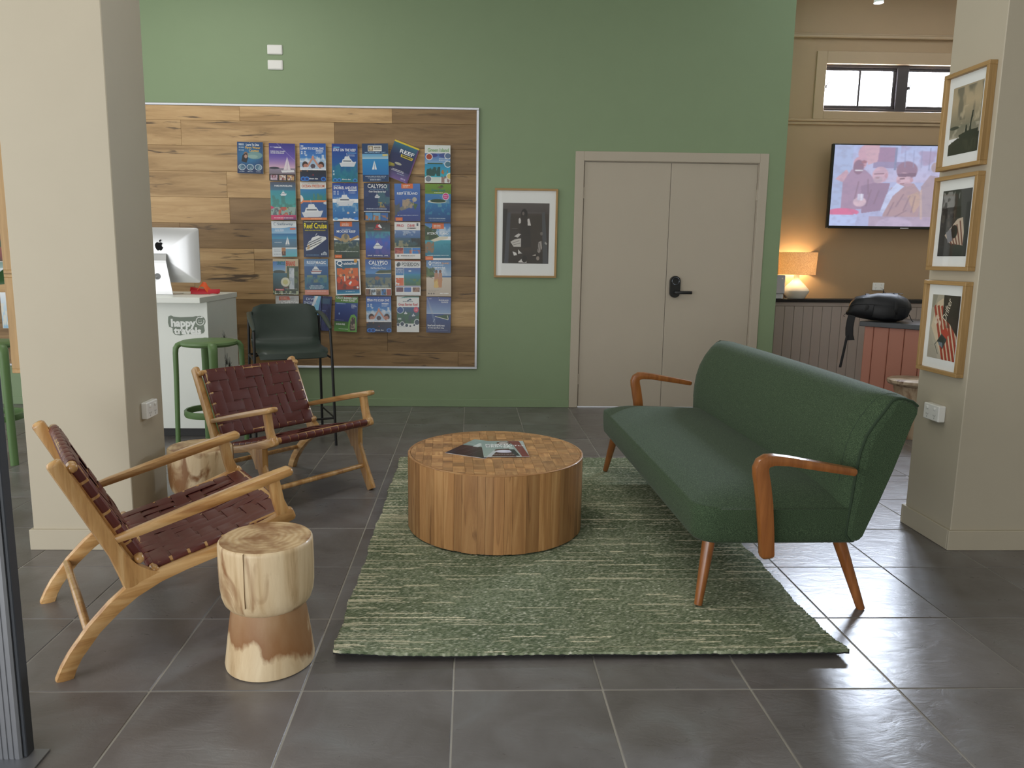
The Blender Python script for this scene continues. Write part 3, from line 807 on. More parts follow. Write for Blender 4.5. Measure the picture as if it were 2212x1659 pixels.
# ------------------------------------------------------------------ green sofa
m, nt, N, L, b = base('green_sofa_fabric')
tc = N.new('ShaderNodeTexCoord')
mp = N.new('ShaderNodeMapping'); mp.inputs['Scale'].default_value = (300, 260, 480); L.new(tc.outputs['Object'], mp.inputs['Vector'])
nz = N.new('ShaderNodeTexNoise'); nz.inputs['Scale'].default_value = 1; nz.inputs['Detail'].default_value = 4; L.new(mp.outputs[0], nz.inputs['Vector'])
cr = ramp(N, [(.3, S(40, 54, 38)), (.5, S(58, 75, 53)), (.72, S(86, 105, 78))]); L.new(nz.outputs['Fac'], cr.inputs[0])
L.new(cr.outputs[0], b.inputs['Base Color']); b.inputs['Roughness'].default_value = .9; b.inputs['Specular IOR Level'].default_value = .25
b.inputs['Sheen Weight'].default_value = .1; b.inputs['Sheen Roughness'].default_value = .4
bp = N.new('ShaderNodeBump'); bp.inputs['Strength'].default_value = .35; bp.inputs['Distance'].default_value = .0012; L.new(nz.outputs['Fac'], bp.inputs['Height']); L.new(bp.outputs[0], b.inputs['Normal'])
sofa_f = m
welt = plain('dark_green_welt', S(40, 58, 38), .8)
LS = 1.83 / 2
sofa = thing('sofa', 'mid century green fabric sofa with wooden arms on tapered legs', 'sofa', (.805, 3.455, 0), math.radians(1.0))


def plan(dx0, dx1, dy, rf, rb, n=7):
    """rounded plan outline: front (x small) corners rf, back corners rb"""
    out = []
    for cx, cy, r, a0 in ((dx0 + rf, -dy + rf, rf, math.pi), (dx1 - rb, -dy + rb, rb, 1.5 * math.pi), (dx1 - rb, dy - rb, rb, 0), (dx0 + rf, dy - rf, rf, .5 * math.pi)):
        for k in range(n):
            a_ = a0 + k / (n - 1) * math.pi / 2; out.append((cx + r * math.cos(a_), cy + r * math.sin(a_)))
    return out


se = MB(); secs = []
for z, ins in ((.262, .03), (.266, .014), (.278, .003), (.30, 0), (.36, -.003), (.398, -.002), (.4025, .001), (.405, .009), (.411, .024), (.421, .05), (.432, .085), (.442, .14), (.449, .20), (.451, .26)):
    o_ = plan(0 + ins, .60, LS - .01 - ins, max(.085 - ins * .2, .04), .02)
    secs.append([(p[0], p[1], z - .012 * max(0, (p[0] - .35) / .25) * (z > .40)) for p in o_])
n = len(secs[0]); v = [p for s_ in secs for p in s_]
f = [(i * n + j, i * n + (j + 1) % n, (i + 1) * n + (j + 1) % n, (i + 1) * n + j) for i in range(len(secs) - 1) for j in range(n)]
f += [tuple(range(n))[::-1], tuple((len(secs) - 1) * n + j for j in range(n))]
obj('seat', se.add(v, f), sofa_f, sofa)
bk = [(.555, .275), (.535, .30), (.530, .36), (.528, .42), (.524, .48), (.526, .545), (.535, .61), (.552, .67), (.580, .73), (.615, .78), (.645, .806), (.680, .817), (.720, .815), (.752, .805), (.772, .788), (.772, .77), (.757, .72), (.735, .65), (.70, .54), (.66, .43), (.62, .33), (.605, .29), (.592, .277)]
st = []
E_ = [(-LS, .016, .0), (-LS + .004, .006, 0), (-LS + .012, 0, .0), (-LS + .05, 0, 0), (-LS + .10, 0, 0)]
nst = 22
ysn = [-LS, -LS + .003, -LS + .01, -LS + .03, -LS + .06, -LS + .10, -LS + .16] + [-LS + .16 + (2 * LS - .32) * k / nst for k in range(1, nst)] + [LS - .16, LS - .10, LS - .06, LS - .03, LS - .01, LS - .003, LS]
v = []; n = len(bk)
for y in ysn:
    d = LS - abs(y)
    t_ = max(0, 1 - d / .13)
    back = .07 * (1 - math.sqrt(max(0, 1 - t_ * t_)))            # front face rolls back at the ends
    ins = .010 * max(0, 1 - d / .012)
    cx = sum(p[0] for p in bk) / n; cz = sum(p[1] for p in bk) / n
    for i, (x, z) in enumerate(bk):
        xx = x; zz = z
        if i <= 11:
            wgt = 1 if i < 9 else (1 - (i - 9) / 3)
            xx = min(x + back * wgt * (.35 + .65 * min(1, max(0, (z - .3) / .2))), x + .075)
        if 8 <= i <= 15: zz = z - .014 * t_ ** 2 + .006 * (1 - (y / LS) ** 2)
        xx += (cx - xx) * ins * 6; zz += (cz - zz) * ins * 3
        v.append((xx, y, zz))
f = [(i * n + j, i * n + (j + 1) % n, (i + 1) * n + (j + 1) % n, (i + 1) * n + j) for i in range(len(ysn) - 1) for j in range(n)]
f += [tuple(range(n)), tuple((len(ysn) - 1) * n + j for j in range(n))[::-1]]
obj('backrest', MB().add(v, f), sofa_f, sofa)
for s in (-1, 1):
    k0 = (2 if s < 0 else len(ysn) - 3) * n
    path = [(v[k0 + i][0] - (.002 if i < 10 else 0), v[k0 + i][1], v[k0 + i][2] + (.002 if i > 9 else 0)) for i in range(0, 15)]
    obj('piping', MB().tube(path, .0048, 6), welt, sofa)
    k1 = (4 if s < 0 else len(ysn) - 5) * n
    obj('seam', MB().tube([(v[k1 + i][0] + .0008, v[k1 + i][1], v[k1 + i][2] - (.0008 if i > 8 else 0)) for i in range(4, 13)], .0019, 5), welt, sofa)
    ya = s * (LS + .024)
    arm = [(.246, .245, .026), (.238, .33, .0275), (.226, .43, .029), (.213, .505, .029), (.205, .540, .0285), (.203, .560, .028), (.209, .578, .0265), (.224, .589, .024), (.248, .592, .021), (.30, .588, .0185), (.42, .568, .0165), (.535, .549, .0145)]
    mb = MB().sweep([((a_, ya, z), .0225, h) for a_, z, h in arm], (0, 1, 0), 12, 4)
    ar = obj('armrest', mb, [honey['z'], honey['x']], sofa)
    for (tx_, bx_) in ((.075, .030), (.56, .648)):
        mb = MB().tube([(tx_, s * (LS - .085), .27), (tx_ + (bx_ - tx_) * .95, s * (LS - .04), .012), (bx_, s * (LS - .038), 0.0)], [.0245, .0155, .0145], 18)
        lg = obj('leg', mb, honey['z'], sofa)
        if tx_ < .3: lg.location.z = .0225; lg.scale.z = .918

# ------------------------------------------------------------------ plank board
brd = thing('brochure_board', 'wide wood plank board in aluminium frame on the green wall', 'notice board', (-1.3, YW, 0))
PL = [(.28, S(150, 118, 76)), (.5, S(186, 152, 106)), (.75, S(208, 176, 130))]
PD = [(.28, S(104, 78, 46)), (.5, S(134, 106, 70)), (.75, S(160, 130, 90))]
plank_d = wood('dark_oak_plank', PD, 'x', 1.3, 14, .5, 0, .12, dark=(1.0, 2.2, 24, .62, .72, S(72, 56, 40)), bump=.05)
plank_m = wood('oak_plank', PL, 'x', 1.3, 14, .5, 0, .14, dark=(1.0, 2.2, 24, .62, .71, S(92, 74, 54)), bump=.05)
BX0, BX1, BZ0, BZ1 = -4.3, .062, .332, 2.483
obj('backing', MB().box(BX0 + 1.3, BX1 + 1.3, -.010, 0, BZ0, BZ1), plain('board_backing', S(92, 74, 52), .8), brd)
rows = [2.35, 2.153, 1.95, 1.742, 1.535, 1.33, 1.119, .91, .694, .48]
edges_z = [BZ1 - .018] + rows + [BZ0 + .018]
breaks = [-1.868, -.62, -2.35, -1.12, -1.40, -2.64, -1.92, -.98, -2.2, -.76, -1.5]
brk0 = {0: [-1.875, -.645], 1: [-2.35, -1.115], 2: [-1.62, -.30], 3: [-2.0, -.75], 4: [-1.985, -.70], 5: [-1.17, -2.4], 6: [-1.8, -.55], 7: [-2.3, -1.05], 8: [-1.55, -.32], 9: [-1.95, -.70], 10: [-1.3, -.1]}
for r_ in range(11):
    zt, zb = edges_z[r_], edges_z[r_ + 1]
    xs_ = sorted([b_ for b_ in brk0[r_]] + [min(brk0[r_]) - 1.28, min(brk0[r_]) - 2.56])
    xs_ = [BX0 + .018] + [q for q in xs_ if q > BX0 + .1] + [BX1 - .018]
    for a_, b_ in zip(xs_[:-1], xs_[1:]):
        obj('plank', MB().box(a_ + 1.3006, b_ + 1.2994, -.018, -.0102, zb + .0006, zt - .0006, .001), plank_d if (r_ in (5, 8, 9, 10) and not (r_ == 8 and a_ > -.5)) or (r_ in (0, 1, 2, 4) and a_ > (-.7, -1.2, -.4, 0, -2.0)[r_]) or (r_ in (3, 6, 7) and a_ > -1.1) else plank_m, brd)
for q in ((BX0, BX1, BZ1 - .02, BZ1), (BX0, BX1, BZ0, BZ0 + .02), (BX1 - .02, BX1, BZ0 + .02, BZ1 - .02), (BX0, BX0 + .02, BZ0 + .02, BZ1 - .02)):
    obj('frame_rail', MB().box(q[0] + 1.3, q[1] + 1.3, -.024, 0, q[2], q[3], .003), alu, brd)

# ------------------------------------------------------------------ brochure covers (flat print, drawn here)
CW, CH = 126, 178
W_ = (246, 248, 250); NAVY = (24, 40, 88); ORG = (238, 118, 54); SEA = (28, 104, 170); TEAL = (44, 140, 150)
def A_b1():
    c = Cv(CW, CH).g((24, 74, 128), (18, 48, 92)).e(.45, .45, .5, .3, (38, 128, 180), .8, .9)
    c.e(.68, .42, .3, .12, (120, 160, 160)).e(.6, .46, .2, .06, (160, 190, 180), .7).e(.33, .42, .09, .11, (150, 110, 90)).p([(.2, .42), (.36, .34), (.42, .5), (.36, .66), (.16, .62)], (22, 26, 36)).e(.33, .46, .06, .06, (190, 150, 130))
    for u in (.18, .5, .82): c.e(u, .8, .14, .1, W_).e(u, .8, .12, .085, (70, 110, 140)).nz((150, 180, 190), 10, .55, .1, .8, (u - .1, .73, u + .1, .87)); c.tx(u - .1, u + .1, .94, .02, W_)
    return c.tx(.06, .25, .08, .06, W_).tx(.06, .25, .17, .03, W_).tx(.06, .26, .26, .03, W_)
def A_b2():
    c = Cv(CW, CH).g((50, 46, 140), (106, 84, 180), 0, .35).g((106, 84, 180), (226, 186, 206), .35, .66).g((150, 140, 160), (128, 116, 128), .66, .82)
    c.e(.2, .66, .2, .03, (56, 54, 70)).sail(.68, .7, .36, (236, 226, 232)).p([(.45, .72), (.95, .70), (.98, .76), (.5, .78)], (236, 234, 238)).l(.3, 0, .98, .45, .01, (180, 176, 220), .6)
    c.r(0, .82, 1, 1, (30, 24, 26))
    for u, k in ((.05, (196, 170, 190)), (.37, (186, 150, 130)), (.69, (200, 160, 110))): c.r(u, .845, u + .27, .985, k).nz((120, 60, 70), 12, .55, .1, .8, (u, .845, u + .27, .985)).nz(W_, 14, .62, .1, .8, (u, .845, u + .27, .985))
    return c.tx(.05, .48, .1, .025, (200, 205, 240))
def A_scuba():
    c = Cv(CW, CH).g((34, 84, 176), (70, 140, 210), 0, .4).g((150, 190, 226), (196, 214, 234), .4, .68).nz((226, 232, 242), 6, .52, .15, .9, (0, .3, 1, .5))
    for u, s_ in ((.2, 1), (.82, -1)): c.e(u, .57, .11, .09, (64, 44, 40)).e(u + .02 * s_, .6, .09, .06, (190, 130, 110)).l(u + .1 * s_, .6, .5, .38, .035, (206, 150, 130))
    c.e(.5, .37, .045, .04, (214, 150, 130)).e(.5, .6, .09, .06, (90, 80, 90)).nz((230, 236, 244), 9, .5, .1, .9, (0, .63, 1, .72))
    c.g((36, 40, 50), (22, 46, 90), .71, 1).nz((180, 110, 60), 8, .62, .1, .8, (0, .71, .3, .8)).nz((170, 40, 50), 10, .66, .1, .9, (.4, .7, .8, .85))
    for u in (.12, .26, .9): c.e(u, .94, .1, .06, (54, 130, 220)).e(u, .945, .06, .035, (26, 60, 130))
    return c.r(.04, .06, .14, .09, W_).r(.62, .185, .9, .21, W_).tx(.62, .9, .235, .015, W_).tx(.62, .85, .265, .015, W_).tx(.05, .12, .22, .04, W_).tx(.05, .12, .27, .04, W_).tx(.17, .24, .22, .04, W_).tx(.17, .24, .27, .04, W_)
def A_b4():
    c = Cv(CW, CH).g((34, 66, 158), (30, 96, 170), 0, .5).g((30, 96, 170), (26, 130, 140), .5, 1).nz((40, 150, 160), 6, .55, .2, .5, (0, .5, 1, 1)).boat(.62, .5, .33)
    for u in (.12, .28, .9): c.e(u, .95, .08, .05, (70, 150, 230)).e(u, .955, .05, .03, (26, 90, 150))
    return c.r(.06, .08, .3, .11, (110, 180, 230)).r(.6, .225, .95, .245, (110, 180, 230)).tx(.6, .9, .28, .015, W_).tx(.62, .9, .31, .015, W_).tx(.04, .1, .72, .05, W_).tx(.04, .1, .8, .05, W_)
def A_b5():
    c = Cv(CW, CH, (28, 66, 110)).g((96, 170, 220), (150, 200, 226), .27, .37).g((40, 150, 214), (22, 124, 196), .37, .82).r(0, .37, 1, .4, (190, 220, 232)).sail(.45, .68, .25)
    c.r(.22, .05, .75, .2, (238, 238, 232)).r(.25, .065, .42, .185, (150, 130, 90)).e(.335, .125, .06, .045, (220, 210, 190)).tx(.46, .72, .1, .03, (120, 120, 110)).tx(.46, .72, .15, .03, (120, 120, 110)).r(.78, .28, .98, .33, (226, 206, 120))
    return c.tx(.1, .9, .86, .018, W_).tx(.2, .85, .9, .018, W_).tx(.28, .7, .95, .03, W_)
def A_b6():
    c = Cv(CW, CH).g((44, 130, 150), (30, 44, 96), 0, .35).g((30, 44, 96), (36, 40, 92), .35, .75).g((70, 70, 120), (130, 100, 170), .75, 1).r(0, 0, 1, .045, (240, 214, 50)).r(.95, .05, 1, 1, (110, 60, 130))
    c.e(.12, .66, .2, .05, (150, 140, 70)).e(.42, .58, .14, .035, (190, 190, 170)).p([(0, .62), (.3, .62), (.1, .74), (0, .78)], (190, 180, 60)).p([(.4, .31), (.9, .31), (.88, .38), (.42, .38)], (240, 214, 50)).tx(.45, .84, .345, .025, (60, 60, 60)).tx(.25, .75, .78, .02, W_).tx(.5, .8, .83, .02, (180, 200, 220))
    return c.tx(.7, .9, .93, .04, (220, 210, 240))
def A_b7():
    c = Cv(CW, CH, (236, 242, 238)).g((70, 110, 190), (150, 200, 236), .22, .5).g((40, 150, 200), (60, 190, 210), .5, .85).nz((40, 80, 70), 5, .5, .08, .9, (0, .58, .6, .82)).r(.1, .47, .7, .5, (50, 90, 60)).e(.3, .27, .2, .05, (60, 70, 150)).e(.75, .27, .2, .06, (70, 90, 160))
    c.nz((200, 120, 60), 8, .55, .1, 1, (.62, .65, .9, .82)).nz((150, 110, 100), 8, .5, .1, .8, (.65, .82, 1, 1)).g((210, 232, 220), (240, 246, 236), .86, 1, 0, .6)
    for u, v, k in ((.17, .31, (180, 70, 40)), (.9, .28, (90, 120, 160)), (.9, .5, (80, 130, 150)), (.14, .9, (130, 140, 150)), (.98, .82, (230, 210, 130))): c.e(u, v, .14, .09, W_).e(u, v, .11, .07, k)
    return c.tx(.55, .9, .36, .018, W_).tx(.55, .9, .4, .018, W_)
def A_c1():
    c = Cv(CW, CH).g((70, 76, 100), (60, 120, 150), 0, .22).g((46, 150, 170), (70, 170, 160), .22, .66).nz((60, 120, 110), 6, .5, .15, .6, (0, .35, 1, .66)).boat(.52, .32, .13)
    c.r(0, .66, 1, .87, (150, 180, 170)).nz((200, 80, 60), 7, .52, .1, .9, (.3, .66, .68, .87)).nz((230, 200, 40), 8, .55, .1, .9, (.62, .66, .85, .87)).nz((80, 90, 100), 9, .55, .1, .8, (0, .66, 1, .87)).r(0, .87, 1, 1, (214, 50, 104)).g((214, 50, 104), (100, 40, 110), .87, 1, .5, 1).p([(0, .62), (.15, .68), (0, .72)], (214, 50, 104))
    return c.tx(.12, .9, .945, .03, W_)
def A_c2():
    c = Cv(CW, CH, (238, 236, 230)).g((46, 130, 196), (30, 140, 150), .15, .48).nz((110, 140, 90), 5, .5, .15, .7, (.5, .3, 1, .46)).e(.4, .155, .6, .03, (238, 236, 230)).p([(0, .48), (1, .47), (1, .53), (0, .53)], (240, 140, 90)).r(0, .53, 1, .94, (54, 96, 156)).e(0, .47, .12, .1, (240, 140, 90)).e(0, .43, .1, .09, (238, 236, 230)).e(1, .55, .12, .04, (220, 226, 232)).boat(.45, .8, .42).r(0, .94, 1, 1, (240, 140, 80)).tx(.4, .8, .97, .02, (250, 220, 190))
    return c.tx(.3, .7, .035, .03, (190, 200, 200))
def A_c3():
    c = Cv(CW, CH).g((34, 60, 150), (70, 130, 206), 0, .42).nz((210, 226, 240), 5, .5, .15, .9, (0, .38, .5, .52)).g((80, 150, 206), (40, 110, 180), .52, .95).boat(.5, .5, .36).nz((150, 190, 220), 8, .55, .1, .7, (0, .55, 1, .75)).e(.6, .79, .05, .03, (220, 200, 190)).e(.85, .78, .04, .02, W_)
    c.r(.05, .05, .32, .075, (130, 180, 230)).r(.62, .175, .95, .2, W_).tx(.64, .9, .23, .015, W_).tx(.64, .9, .26, .015, W_).tx(.05, .13, .23, .05, W_).tx(.05, .13, .29, .04, W_).tx(.19, .26, .23, .05, W_).tx(.19, .26, .29, .04, W_)
    return c.e(.12, .95, .08, .04, (120, 190, 240)).e(.92, .94, .1, .04, (60, 140, 230))
def A_c4():
    c = Cv(CW, CH).g((40, 66, 110), (28, 48, 100), 0, .75).nz((70, 120, 130), 5, .48, .15, .8, (.55, .02, 1, .6)).nz((190, 160, 90), 7, .55, .1, .8, (.5, .5, .85, .65)).boat(.52, .36, .11).r(0, .77, 1, 1, (40, 40, 44)).e(.1, .28, .1, .09, (50, 70, 120), .8)
    for u, k in ((.06, (80, 150, 210)), (.36, (110, 170, 210)), (.66, (60, 110, 180))): c.r(u, .79, u + .28, 1, k).nz((190, 130, 90), 8, .45, .1, 1, (u, .86, u + .28, 1))
    return c.tx(.25, .78, .165, .02, (150, 200, 230)).tx(.1, .9, .69, .03, (210, 220, 230)).tx(.1, .85, .745, .012, (180, 190, 200))
def A_c5():
    c = Cv(CW, CH).g((74, 130, 208), (50, 66, 140)).r(.27, 0, .72, .13, ORG).tx(.33, .6, .05, .035, W_).tx(.33, .55, .09, .02, W_)
    c.p([(.15, .66), (.55, .5), (.7, .52), (.45, .68), (.25, .72)], (130, 130, 120)).e(.78, .42, .09, .06, (190, 186, 170)).e(.5, .55, .2, .1, (140, 140, 130)).p([(.3, .48), (.5, .4), (.66, .42), (.4, .46)], (180, 160, 130)).p([(.66, .5), (.9, .55), (.8, .7)], (80, 110, 70)).nz((200, 170, 140), 9, .55, .1, .7, (.3, .42, .75, .66)).nz((90, 96, 96), 6, .45, .12, .9, (0, .5, .2, .85))
    return c.tx(.33, .66, .215, .014, W_).tx(.1, .92, .84, .02, W_).r(.02, .9, .3, .99, ORG).tx(.06, .25, .945, .02, (250, 190, 150))
def A_c6():
    c = Cv(CW, CH).g((120, 160, 40), (96, 140, 30), 0, .26).g((70, 140, 190), (40, 120, 190), .24, .45).g((40, 130, 190), (16, 70, 130), .45, 1).nz((150, 180, 190), 5, .55, .15, .6, (.5, .3, 1, .6)).e(.4, .24, .7, .02, (120, 160, 40)).e(.46, .455, .36, .05, (226, 230, 220)).e(.5, .44, .3, .045, (46, 76, 46)).e(.8, .32, .13, .095, W_).e(.8, .32, .11, .08, (214, 60, 140)).tx(.72, .88, .3, .02, W_).tx(.74, .86, .345, .02, W_)
    return c.p([(.45, .08), (.6, .05), (.75, .07), (.6, .12)], (120, 100, 60)).e(.64, .05, .06, .02, (60, 90, 40)).tx(.35, .68, .225, .02, (240, 240, 220)).tx(.15, .8, .9, .03, (200, 210, 220)).tx(.2, .8, .95, .012, (180, 190, 200)).nz((70, 170, 190), 7, .6, .12, .5, (0, .5, 1, .8))
def A_d1():
    c = Cv(CW, CH, (228, 236, 240)).g((110, 170, 220), (150, 196, 230), .17, .35).g((26, 110, 170), (60, 160, 200), .35, .5).g((70, 130, 170), (90, 120, 140), .5, .74).e(.25, .15, .5, .05, (228, 236, 240)).sail(.62, .66, .24).g((228, 236, 240), (228, 236, 240), .74, 1, 0, .4).g((120, 180, 210), (90, 190, 200), .78, 1, .4, 1).r(.38, .75, .54, .97, (190, 130, 80)).nz((90, 60, 50), 8, .5, .1, .9, (.38, .85, .54, .97)).r(.75, .19, .97, .24, (230, 110, 70))
    return c.e(.15, .08, .07, .05, (180, 190, 200)).e(.17, .08, .05, .035, (228, 236, 240)).tx(.06, .33, .81, .015, (150, 160, 170)).tx(.06, .33, .85, .015, (150, 160, 170)).tx(.06, .33, .93, .015, (150, 160, 170)).tx(.1, .4, .6, .015, W_).tx(.1, .5, .28, .04, (200, 220, 240))
def A_d2():
    c = Cv(CW, CH).g((22, 28, 44), (24, 46, 100), 0, .4).g((24, 46, 100), (22, 52, 96), .4, 1)
    c.p([(.08, .74), (.9, .44), (.93, .5), (.62, .66), (.3, .8), (.1, .82)], (240, 242, 240)).p([(.12, .7), (.22, .56), (.7, .42), (.9, .44), (.5, .6)], (226, 230, 234)).p([(.3, .52), (.36, .46), (.6, .4), (.7, .43), (.4, .54)], (244, 246, 246)).l(.5, .4, .55, .35, .012, W_)
    for i in range(3): c.l(.2, .62 + .06 * i, .72, .46 + .06 * i, .012, (40, 50, 60))
    c.nz((200, 160, 110), 8, .5, .1, .8, (.08, .66, .24, .78))
    return c.tx(.05, .95, .025, .025, (220, 220, 200)).tx(.07, .9, .265, .03, (220, 200, 30)).tx(.1, .62, .94, .04, (90, 130, 170)).tx(.7, .95, .92, .05, W_).p([(.74, .89), (.84, .84), (.95, .89)], (190, 200, 210))
def A_d3():
    c = Cv(CW, CH).g((70, 110, 160), (50, 90, 170), 0, .45).r(.25, 0, .72, .13, ORG).tx(.32, .6, .06, .035, W_).tx(.32, .6, .1, .02, W_).g((60, 90, 110), (40, 56, 50), .5, 1).nz((150, 160, 140), 8, .48, .12, .8, (0, .55, 1, .82)).nz((60, 80, 60), 6, .5, .12, .8, (0, .6, 1, .95)).e(.45, .44, .17, .12, (180, 160, 120)).e(.47, .4, .07, .08, (120, 120, 110)).p([(.3, .46), (.02, .38), (0, .44), (.3, .54)], (190, 160, 110)).p([(.6, .48), (.95, .36), (1, .42), (.62, .54)], (200, 160, 100))
    return c.tx(.3, .65, .205, .014, W_).tx(.08, .95, .81, .02, W_).r(.02, .9, .3, .99, ORG).tx(.06, .25, .945, .02, (250, 190, 150))
def A_d4():
    c = Cv(CW, CH).g((40, 40, 36), (70, 90, 90), 0, .26).g((70, 120, 140), (50, 100, 210), .26, .55).g((50, 100, 210), (50, 60, 130), .55, 1).nz((70, 170, 180), 5, .5, .15, .6, (0, .26, 1, .45)).nz((120, 90, 170), 5, .55, .15, .5, (.4, .4, 1, .9)).boat(.5, .69, .2)
    return c.p([(.4, .16), (.45, .06), (.56, .05), (.62, .1), (.68, .16)], (200, 40, 50)).p([(.58, .05), (.68, .16), (.6, .16), (.5, .1)], W_).tx(.35, .66, .2, .035, (210, 40, 50)).l(.1, .16, .32, .16, .006, (180, 180, 180)).l(.72, .16, .8, .16, .006, (180, 180, 180))
def A_d5():
    c = Cv(CW, CH, (240, 240, 238)).g((110, 140, 190), (70, 110, 160), .22, .42).g((60, 100, 130), (50, 80, 70), .42, .69).nz((170, 160, 120), 8, .47, .12, .8, (0, .5, .6, .69)).nz((30, 40, 40), 5, .5, .12, .9, (.55, .44, 1, .66)).e(.43, .33, .06, .03, (40, 70, 120)).nz((210, 220, 230), 6, .58, .1, .6, (0, .24, 1, .36))
    for u, k in ((.01, (150, 60, 60)), (.345, (70, 130, 180)), (.68, (50, 130, 210))): c.r(u, .7, u + .32, .86, k).nz((200, 110, 90), 8, .55, .1, .9, (u, .76, u + .32, .86))
    return c.tx(.5, .82, .165, .03, (60, 60, 60)).r(.86, .03, .93, .1, (90, 100, 110)).e(.13, .92, .04, .025, (120, 130, 130)).tx(.25, .78, .915, .02, (90, 90, 90)).tx(.3, .7, .95, .01, (150, 150, 150))
def A_d6():
    c = Cv(CW, CH).g((70, 130, 200), (150, 190, 220), 0, .36).nz((210, 226, 240), 4, .5, .2, .8, (.4, .1, 1, .35)).p([(0, .05), (.25, .16), (.55, .36), (.3, .45), (0, .5)], (70, 100, 50)).nz((40, 66, 34), 9, .5, .1, .8, (0, .1, .45, .45)).g((70, 170, 190), (26, 110, 140), .46, .95).p([(.2, .46), (.55, .37), (.9, .36), (.88, .42), (.35, .5)], (232, 224, 200)).nz((150, 120, 90), 6, .42, .1, 1, (0, .5, .35, .8)).nz((40, 140, 160), 6, .5, .12, .6, (.3, .55, 1, .9)).r(.28, 0, .74, .15, ORG).tx(.34, .62, .06, .035, W_).tx(.34, .62, .1, .02, W_)
    return c.tx(.45, .93, .215, .014, W_).tx(.08, .92, .875, .02, W_).r(0, .9, .3, 1, ORG).tx(.04, .25, .95, .02, (250, 190, 150))
def A_e1():
    c = Cv(CW, CH, (204, 186, 150)).g((60, 120, 196), (150, 190, 220), .08, .36, 0, .5).e(.25, .37, .24, .05, (50, 66, 56)).g((50, 110, 130), (30, 60, 60), .4, .88, 0, .6).g((50, 70, 40), (40, 60, 40), .2, .9, .55, 1).nz((90, 110, 60), 8, .5, .12, .8, (.55, .2, 1, .9)).g((220, 226, 232), (200, 210, 220), .25, .85, .64, .84).nz((160, 176, 190), 7, .5, .12, .7, (.64, .25, .84, .85)).e(.49, .65, .19, .14, (70, 80, 60)).e(.49, .65, .18, .13, (226, 226, 200)).e(.49, .65, .1, .07, (196, 190, 90), .6).g((40, 56, 40), (60, 80, 50), .88, 1).nz((190, 200, 160), 10, .55, .1, .9, (0, .9, 1, 1)).r(.08, .84, .44, .89, (210, 50, 50)).tx(.12, .4, .865, .02, W_)
    return c.tx(.06, .9, .975, .012, W_).l(.48, .84, .95, .84, .006, W_).r(.4, .78, .6, .82, (200, 60, 60), .4)
def A_e2():
    return Cv(CW, CH).g((90, 140, 190), (110, 150, 196), 0, .2).g((50, 100, 160), (40, 90, 130), .2, .86).nz((150, 160, 110), 5, .48, .15, .7, (.1, .45, .95, .66)).nz((60, 130, 150), 5, .5, .15, .6, (0, .5, 1, .85)).boat(.5, .34, .24, (236, 238, 240)).r(.28, .33, .72, .36, (150, 60, 60), .7).r(0, .86, 1, 1, (228, 150, 130)).tx(.25, .75, .745, .022, W_).tx(.18, .82, .78, .022, W_).tx(.22, .78, .815, .022, W_).tx(.08, .9, .9, .02, (250, 220, 210))
def A_e3():
    c = Cv(CW, CH, (242, 246, 248)).g((40, 90, 130), (40, 110, 140), .05, .3, .05, .95).g((60, 120, 140), (130, 50, 30), .28, .85, .05, .95).nz((224, 110, 50), 7, .42, .12, 1, (.08, .25, .92, .55)).nz((180, 60, 30), 6, .45, .12, .9, (.08, .48, .95, .84)).e(.66, .66, .26, .1, (226, 84, 34)).p([(.52, .68), (.62, .6), (.66, .64), (.58, .72)], W_).e(.36, .55, .1, .08, (224, 90, 40)).l(.38, .48, .38, .6, .02, W_).e(.14, .58, .08, .08, (220, 84, 40))
    for u, v in ((.6, .36), (.5, .5), (.72, .5), (.22, .45), (.66, .28)): c.e(u, v, .05, .04, (240, 170, 120))
    return c.g((30, 100, 150), (40, 150, 190), .85, .96, .05, .95).tx(.4, .75, .9, .02, (210, 230, 240)).e(.88, .79, .04, .03, W_).r(.78, .01, .9, .1, (226, 160, 40))
def A_e4():
    c = Cv(CW, CH).g((40, 84, 160), (90, 150, 210), 0, .4).g((40, 100, 150), (40, 70, 80), .4, .8).nz((130, 130, 100), 8, .48, .12, .8, (0, .5, 1, .8)).p([(.38, .36), (.55, .3), (.8, .3), (1, .28), (1, .38), (.5, .385)], (56, 76, 40)).l(.4, .39, 1, .38, .012, (226, 210, 170)).e(.45, .52, .1, .05, (140, 100, 70)).r(0, .82, 1, 1, (232, 232, 228))
    for i, k in enumerate(((130, 90, 60), (190, 210, 226), (170, 150, 120), (40, 110, 180), (160, 70, 50))): c.r(.01 + .2 * i, .825, .19 + .2 * i, .995, k).nz((60, 60, 60), 12, .58, .1, .8, (.01 + .2 * i, .825, .19 + .2 * i, .995))
    return c.tx(.3, .65, .165, .025, (200, 220, 240)).tx(.1, .9, .74, .03, (210, 220, 220)).tx(.15, .9, .785, .012, (210, 220, 220))
